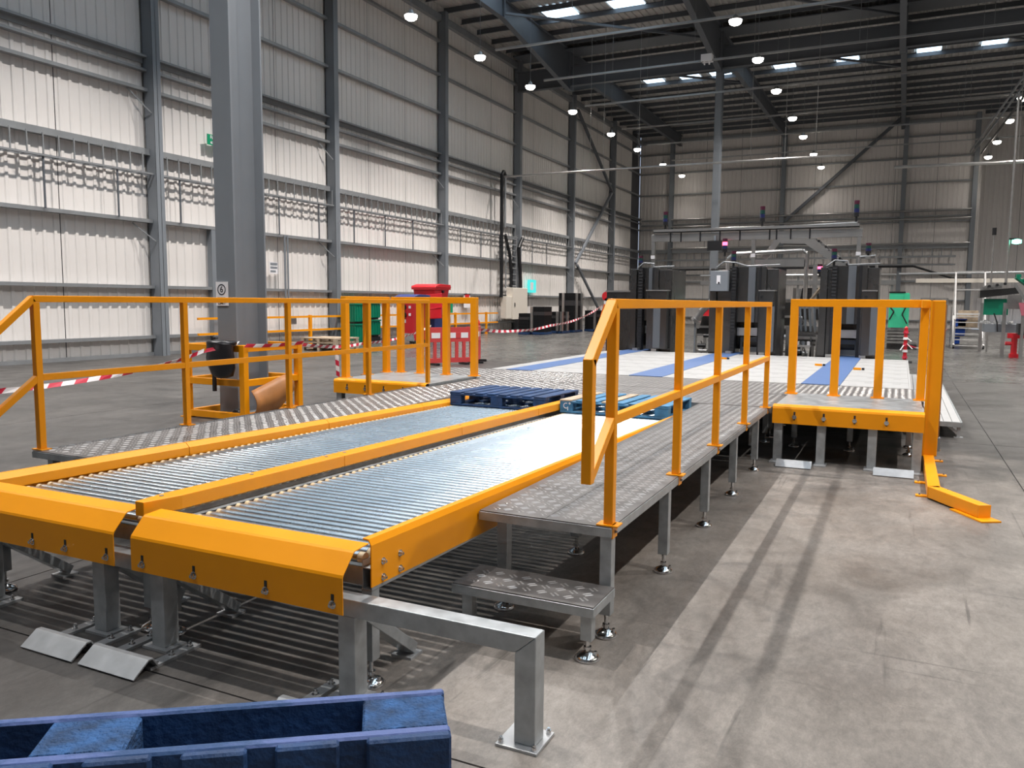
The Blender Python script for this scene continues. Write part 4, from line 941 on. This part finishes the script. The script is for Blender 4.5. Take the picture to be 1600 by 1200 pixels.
t = thing('bent_tube', 'white bent tube frame on top of the right tower', 'tube', (-.7, 18.8, 2.4)); part('tube', MB().tube([(-.86, 18.8, 2.42), (-.86, 18.8, 2.66), (-.55, 18.8, 2.68), (-.52, 18.8, 2.42)], .03, 8), INOXL, t); part('plate', B(-.75, -.65, 18.75, 18.85, 2.62, 2.655), INOXL, t)
t = thing('inclined_conveyor', 'inclined stainless chute conveyor descending behind the gantry', 'conveyor', (-2.0, 20.5, 2.3))
part('side_plate', MB().bar((-3.1, 20.6, 2.75), (-2.75, 20.6, 3.25), .06, .14).prism([(-2.75, 3.3), (-2.1, 3.32), (-1.2, 2.60), (-1.2, 2.42), (-2.15, 3.08), (-2.7, 3.1)], 'y', 20.4, 20.46), INOXL, t)
part('side_plate', MB().prism([(-2.75, 3.3), (-2.1, 3.32), (-1.2, 2.60), (-1.2, 2.42), (-2.15, 3.08), (-2.7, 3.1)], 'y', 20.9, 20.96), INOX, t)
for k in range(12):
    s = k/11; part('roller', MB().cyl((-2.08+.88*s, 20.40, 3.34-.76*s), (-2.08+.88*s, 20.98, 3.34-.76*s), .03, 8), BLACK if k % 2 else INOXL, t)
part('support', B(-1.95, -1.85, 20.5, 20.6, 0, 2.6), INOXL, t)
beacon('small red lamp under the inclined conveyor', -1.80, 20.55, 2.30, .30, LRED)
def frame_machine(label, x0, x1, y0, y1, h, seed, nm='packing_machine'):
    r = random.Random(seed); t = thing(nm, label, 'machine', ((x0+x1)/2, (y0+y1)/2, 0))
    for x in (x0, x1-.07):
        for y in (y0, y1-.07): part('leg', B(x, x+.07, y, y+.07, 0, h), INOXL, t)
    for z in (.3, .75, h*.75): part('cross_rail', B(x0+.07, x1-.07, y0, y0+.05, z, z+.06), INOXL, t)
    part('bed', B(x0+.05, x1-.05, y0+.06, y1-.06, .80, .95), INOX, t); part('hood', MB().prism([(x0+.08, h*.62), (x1-.08, h*.62), (x1-.2, h), (x0+.2, h)], 'y', y0+.12, y1-.1), INOX, t)
    for k in range(5):
        x = r.uniform(x0+.1, x1-.3); z = r.uniform(.2, h*.6); part(r.choice(['motor', 'bracket', 'valve']), MB().cyl((x, y0-.05, z), (x+.22, y0-.05, z), r.uniform(.04, .08), 10), r.choice([BLACK, STEEL, INOXL]), t)
    for k in range(4):
        x = r.uniform(x0+.1, x1-.1); z = r.uniform(.6, h*.7); part('hose', MB().tube([(x, y0-.03, z), (x+.08, y0-.06, z-.2), (x-.03, y0-.05, z-.45)], .015, 6), r.choice([BLACK, INOXL]), t)
    return t
frame_machine('brown grey packing machine with a tilted hood between middle and right towers', -2.45, -1.68, 21.1, 22.4, 2.05, 3)
frame_machine('low dark clutter of pipes and motors in front of the packing machine', -2.36, -1.64, 19.3, 20.0, 1.15, 21, 'transfer_unit')
t = thing('bar_rack', 'rack of slanted dark bars right of the packing machine', 'rack', (-1.75, 19.1, 0))
for k in range(5): part('bar', MB().bar((-2.06+.10*k, 19.0, 1.75), (-1.99+.10*k, 18.9, 1.05), .035, .035), STEEL, t)
part('rack_frame', MB().box(-2.06, -1.60, 18.95, 19.05, .98, 1.03).box(-1.64, -1.60, 18.95, 19.05, 0, 1.8), INOX, t)
t = thing('tool_trolley', 'small trolley with blue wheels in the gap between middle and right towers', 'trolley', (-2.0, 18.9, 0))
part('shelf', B(-2.2, -1.75, 18.6, 18.9, .72, .76), INOXL, t); part('tray', B(-2.2, -1.75, 18.6, 18.9, .40, .44), INOXL, t)
for x in (-2.18, -1.79): part('upright', B(x, x+.03, 18.86, 18.89, .1, .95), INOX, t); part('wheel', MB().cyl((x, 18.75, .07), (x+.03, 18.75, .07), .07, 10), PBLUE, t)
for k in range(4): part('fitting', MB().cb((-2.13+.11*k, 18.7, .80), (.06, .06, .08)), WSIGN if k % 2 else STEEL, t)
t = thing('tilt_panel', 'tilted tan flap panel on the packing machine', 'panel', (-1.75, 20.0, 1.0)); part('flap', MB().bar((-2.0, 20.05, 1.65), (-1.72, 20.15, 2.05), .42, .03, up=(.8, 0, -.5)), TIMB, t); part('arm', B(-1.70, -1.66, 20.05, 20.15, 0, 2.0), STEEL, t)
t = thing('operator_screen', 'small bright operator screen leaning on the packing machine', 'screen', (-2.1, 18.9, 1.35)); part('screen', MB().bar((-2.24, 19.0, 1.33), (-1.98, 19.0, 1.33), .16, .02, up=(0, .5, .8)), WSIGN, t); part('arm', B(-2.25, -2.22, 19.0, 19.05, 0, 1.3), STEEL, t)
frame_machine('low machine with a wooden tray and red box between left and middle towers', -5.2, -4.0, 22.5, 23.8, 1.3, 8)
t = thing('red_box', 'small red box on the low machine between left and middle towers', 'box', (-4.85, 22.3, 1.36)); part('box', B(-5.0, -4.7, 22.3, 22.5, 1.31, 1.47), RED, t); part('lid', B(-5.01, -4.69, 22.29, 22.51, 1.47, 1.49), RED, t)
t = thing('timber_tray', 'pale timber tray on the low machine right of the red box', 'tray', (-4.3, 22.4, 1.35)); part('base', B(-4.66, -4.0, 22.2, 22.6, 1.31, 1.33), TIMB, t); part('rim', B(-4.66, -4.0, 22.18, 22.2, 1.31, 1.45), TIMB, t); part('post', B(-4.5, -4.42, 22.3, 22.4, 1.33, 1.75), WSIGN, t)
frame_machine('dark framework machine in the gap behind the middle tower', -3.3, -2.5, 23.5, 24.8, 1.7, 12)
frame_machine('pipework machine half hidden behind the right tower', -1.5, -.6, 24.5, 26.0, 1.6, 15)
t = thing('curved_chute', 'pale curved pipe chute behind the left tower', 'chute', (-4.4, 21.5, 1.2)); part('pipe', MB().tube([(-4.95, 21.6, 1.2), (-4.8, 21.6, 1.45), (-4.55, 21.6, 1.7), (-4.2, 21.6, 1.8)], .09, 10), INOXL, t); part('stand', B(-4.99, -4.95, 21.58, 21.62, 0, 1.2), STEEL, t); part('flange', MB().cyl((-4.98, 21.6, 1.17), (-4.93, 21.6, 1.23), .13, 12), INOXL, t)

# green panelled machine
t = thing('green_machine', 'machine with a bright mint green panel and black hoses behind the right platform rail', 'machine', (-.1, 34.0, 0))
part('green_panel', B(-.44, .23, 33.6, 33.7, .8, 2.1), GREENL, t, bev=.01); part('top_cap', B(-.46, .10, 33.58, 33.72, 2.1, 2.15), BLACK, t)
part('side_fold', B(.08, .25, 33.55, 33.6, .8, 2.06), GREENL, t)
part('hose', MB().tube([(-.38, 33.5, 1.55), (-.26, 33.5, 1.4), (-.40, 33.5, 1.1)], .03, 6), BLACK, t); part('hose', MB().tube([(.16, 33.5, 1.65), (.02, 33.5, 1.3), (.2, 33.5, .95)], .025, 6), BLACK, t)
for k in range(5): part('tread', B(-.45, .30, 33.5-.05*k, 33.9, .18+.12*k, .21+.12*k), INOX, t)
part('plinth', B(-.45, .58, 33.6, 34.6, .0, .18), INOX, t)
t = thing('pipe_rack', 'open grey pipe rack right of the mint green panel', 'rack', (1.1, 34.5, 0))
for x in (.62, 1.05, 1.5): part('upright', B(x, x+.05, 34.2, 34.25, 0, 1.9), INOXL, t)
for z in (.5, .9, 1.15, 1.4, 1.65, 1.88): part('shelf_rail', B(.62, 1.55, 34.15, 34.2, z, z+.045), INOXL, t)
for k, (x, z) in enumerate(((.72, .95), (1.12, 1.2), (.8, 1.45), (1.2, .55))): part('bin', B(x, x+.3, 34.25, 34.5, z, z+.18), STEEL, t)
# tape wrapped post
t = thing('taped_post', 'post wrapped in red and white tape at the far right corner of the white deck', 'post', (.146, 25.8, 0))
part('post', MB().cyl((.146, 25.8, 0), (.146, 25.8, 1.0), .05, 10).cyl((.146, 25.8, 1.0), (.146, 25.8, 1.05), .05, 10, r2=.01), RED, t)
for k in range(5): part('tape_wrap', MB().cyl((.146, 25.8, .12+.18*k), (.146, 25.8, .19+.18*k), .075, 10, r2=.06), TAPEW if k % 2 else TAPER, t)
part('tape_tail', MB().bar((.19, 25.75, .55), (.33, 25.7, .40), .05, .01).bar((.10, 25.75, .50), (.02, 25.7, .36), .05, .01).bar((.19, 25.75, .70), (.30, 25.7, .62), .05, .01), TAPEW, t)
part('base', MB().lathe((.146, 25.8, 0), [(.2, 0), (.2, .04), (.06, .08)], 12), BLACK, t)
tape('white ribbon of tape from the wrapped post toward the machines on the right', [(.2, 25.8, .5), (.75, 26.5, .35), (1.2, 27, .9)], w=.04, seg=.3)
# access steps
t = thing('access_steps', 'tall silver access steps with handrails on the far right', 'steps', (2.3, 36.0, 0))
for x in (1.86, 2.86):
    part('stringer', MB().bar((x, 35.3, .1), (x, 36.6, 1.25), .06, .14), ALU, t); part('handrail', MB().tube([(x, 35.3, 1.1), (x, 36.5, 2.95)], .035, 8), ALU, t)
    part('upright', B(x-.03, x+.03, 36.5, 36.56, 0, 3.0), ALU, t); part('upright', B(x-.03, x+.03, 35.3, 35.36, 0, 1.1), ALU, t); part('caster', MB().cyl((x-.03, 35.3, .06), (x+.03, 35.3, .06), .06, 10), BLACK, t)
for k in range(6): part('tread', B(1.9, 2.83, 35.2+.22*k, 35.42+.22*k, .10+.22*k, .13+.22*k), ALU, t)
for z in (2.25, 2.95): part('cross_rail', B(1.86, 2.86, 36.5, 36.55, z, z+.05), ALU, t)
part('platform', B(1.86, 2.86, 36.5, 37.4, 1.28, 1.34), ALU, t)
for k, (x, z, w) in enumerate(((1.95, .78, .45), (1.95, .42, .42), (1.95, .08, .25))):
    t = thing('blue_tub', ('topmost', 'middle', 'lowest')[k]+' blue plastic tub seen through the silver access steps', 'tub', (x, 37.8, z), 'blue tubs behind the steps')
    part('tub', B(x, x+w, 37.6, 38.1, z+.01, z+.30), mat('tub_blue', (.01, .07, .42), .4), t, bev=.02); part('rim', B(x-.02, x+w+.02, 37.58, 38.12, z+.28, z+.335), NAVY, t)
t = thing('tub_rack', 'low rack carrying the blue tubs behind the steps', 'rack', (2.3, 37.9, 0))
for z in (.03, .375, .735): part('shelf', B(1.85, 3.0, 37.5, 38.2, z, z+.04), INOXL, t)
for x in (1.85, 2.95): part('upright', B(x, x+.05, 38.2, 38.25, 0, 1.6), INOXL, t)
part('top_box', B(2.1, 2.8, 37.6, 38.1, .78, 1.45), TIMB, t)
# right conveyors
t = thing('feed_conveyor', 'grey stainless feed conveyor with green guard on the far right', 'conveyor', (3.3, 31, 0))
for x, y in ((2.95, 30.4), (3.5, 30.7), (2.55, 33.5)): part('leg', B(x, x+.1, y, y+.1, 0, 1.75), INOXL, t)
part('bed', MB().prism([(2.3, 1.9), (3.4, 2.05), (3.4, 2.25), (2.3, 2.15)], 'y', 30.8, 31.6), INOX, t); part('green_guard', B(2.45, 3.15, 31.0, 31.1, 1.35, 1.88), GREEN, t)
part('lower_bed', B(2.5, 3.7, 31.0, 31.8, .78, 1.05), STEEL, t); part('trough', MB().prism([(2.3, 2.15), (2.9, 2.22), (2.9, 2.34), (2.3, 2.25)], 'y', 30.6, 30.9), INOXL, t)
for k in range(6): part('roller', MB().cyl((2.42+.11*k, 30.5, 2.26+.02*k), (2.42+.11*k, 30.6, 2.26+.02*k), .045, 10), BLACK if k % 2 else INOXL, t)
part('chute_box', B(3.05, 3.45, 30.4, 30.55, 1.55, 2.0), INOXL, t); part('cable', MB().tube([(2.75, 30.9, 1.4), (2.85, 30.9, 1.1), (2.88, 30.9, .8)], .02, 6), BLACK, t)
for k in range(5): part('product_bag', blob(2.45+.2*k, 31.2, [(1.05, .06, .06), (1.10, .09, .07), (1.15, .05, .04)], 8, k), WHITE, t)
t = thing('bucket_elevator', 'green bucket elevator climbing out of the right edge of the photo', 'elevator', (3.6, 30, 1.5))
part('side_rail', MB().bar((3.12, 29.4, 2.33), (3.72, 29.4, 1.34), .05, .08), INOXL, t); part('belt', MB().bar((3.18, 29.75, 2.53), (4.16, 29.75, 1.74), .6, .06, up=(0, 0, 1)), GREEN, t)
for k in range(6): s = k/5; part('bucket', MB().cb((3.22+.85*s, 29.6, 2.58-.68*s), (.12, .3, .10)), GREEN, t)
part('pink_guard', MB().prism([(3.25, 1.75), (3.9, 1.75), (3.9, 1.35), (3.35, 1.35)], 'y', 29.36, 29.4), mat('pink_guard', (.45, .12, .16), .5), t)
part('leg', B(3.36, 3.44, 29.4, 29.5, 0, 1.7), INOXL, t); part('grey_box', B(3.3, 3.9, 29.5, 30.0, .75, 1.1), INOX, t)
t = thing('red_pump', 'red upright pump unit under the bucket elevator', 'pump', (3.4, 30.0, 0))
part('base', B(3.18, 3.42, 30.08, 30.36, 0, .12), RED, t); part('body', MB().cyl((3.3, 30.22, .12), (3.3, 30.22, .62), .09, 12), RED, t); part('head', B(3.1, 3.55, 30.12, 30.32, .62, .78), RED, t); part('pipe', MB().cyl((3.05, 30.22, .45), (3.3, 30.22, .45), .06, 10), RED, t)
t = thing('beacon_mast', 'thin pale mast with a black camera on top, right of the steps', 'mast', (2.9, 33.5, 0)); part('mast', MB().cyl((2.82, 33.5, 0), (2.82, 33.5, 4.15), .03, 8), INOXL, t); part('camera', MB().cyl((2.82, 33.5, 4.15), (2.82, 33.5, 4.4), .07, 10), BLACK, t)
t = thing('green_lamp_mast', 'tall pale mast carrying a glowing green lamp at the right edge', 'mast', (3.9, 38, 0)); part('mast', MB().cyl((3.72, 38, 0), (3.72, 38, 10), .05, 8), INOXL, t); part('lamp', MB().lathe((3.98, 37.9, 4.1), [(.05, 0), (.17, .03), (.17, .16), (.05, .2)], 14), LGRN, t); part('bracket', B(3.72, 3.98, 37.88, 37.92, 4.28, 4.34), BLACK, t)
t = thing('pipe_bridge', 'horizontal cream pipe bridge above the steps and feed conveyor', 'pipe', (3, 41, 3))
part('upper_pipe', MB().cyl((-.2, 41, 3.05), (8, 41, 3.12), .05, 8), GIRT, t); part('lower_band', B(.5, 8, 40.95, 41.05, 2.66, 2.84), BEIGE, t)
for x in (5,): part('post', B(x, x+.1, 41, 41.1, 0, 3.1), INOXL, t)
t = thing('far_pipe_bridge', 'long pale pipe bridge behind the stainless towers', 'pipe', (-3, 40, 2.8)); part('band', B(-9, -.3, 40.0, 40.1, 2.55, 2.75), INOXL, t); part('pipe', MB().cyl((-9, 40, 3.0), (-.3, 40, 3.0), .05, 8), INOXL, t)
for x in (-8.5, -4.5, -.5): part('post', B(x, x+.1, 40.1, 40.2, 0, 3.0), INOXL, t)
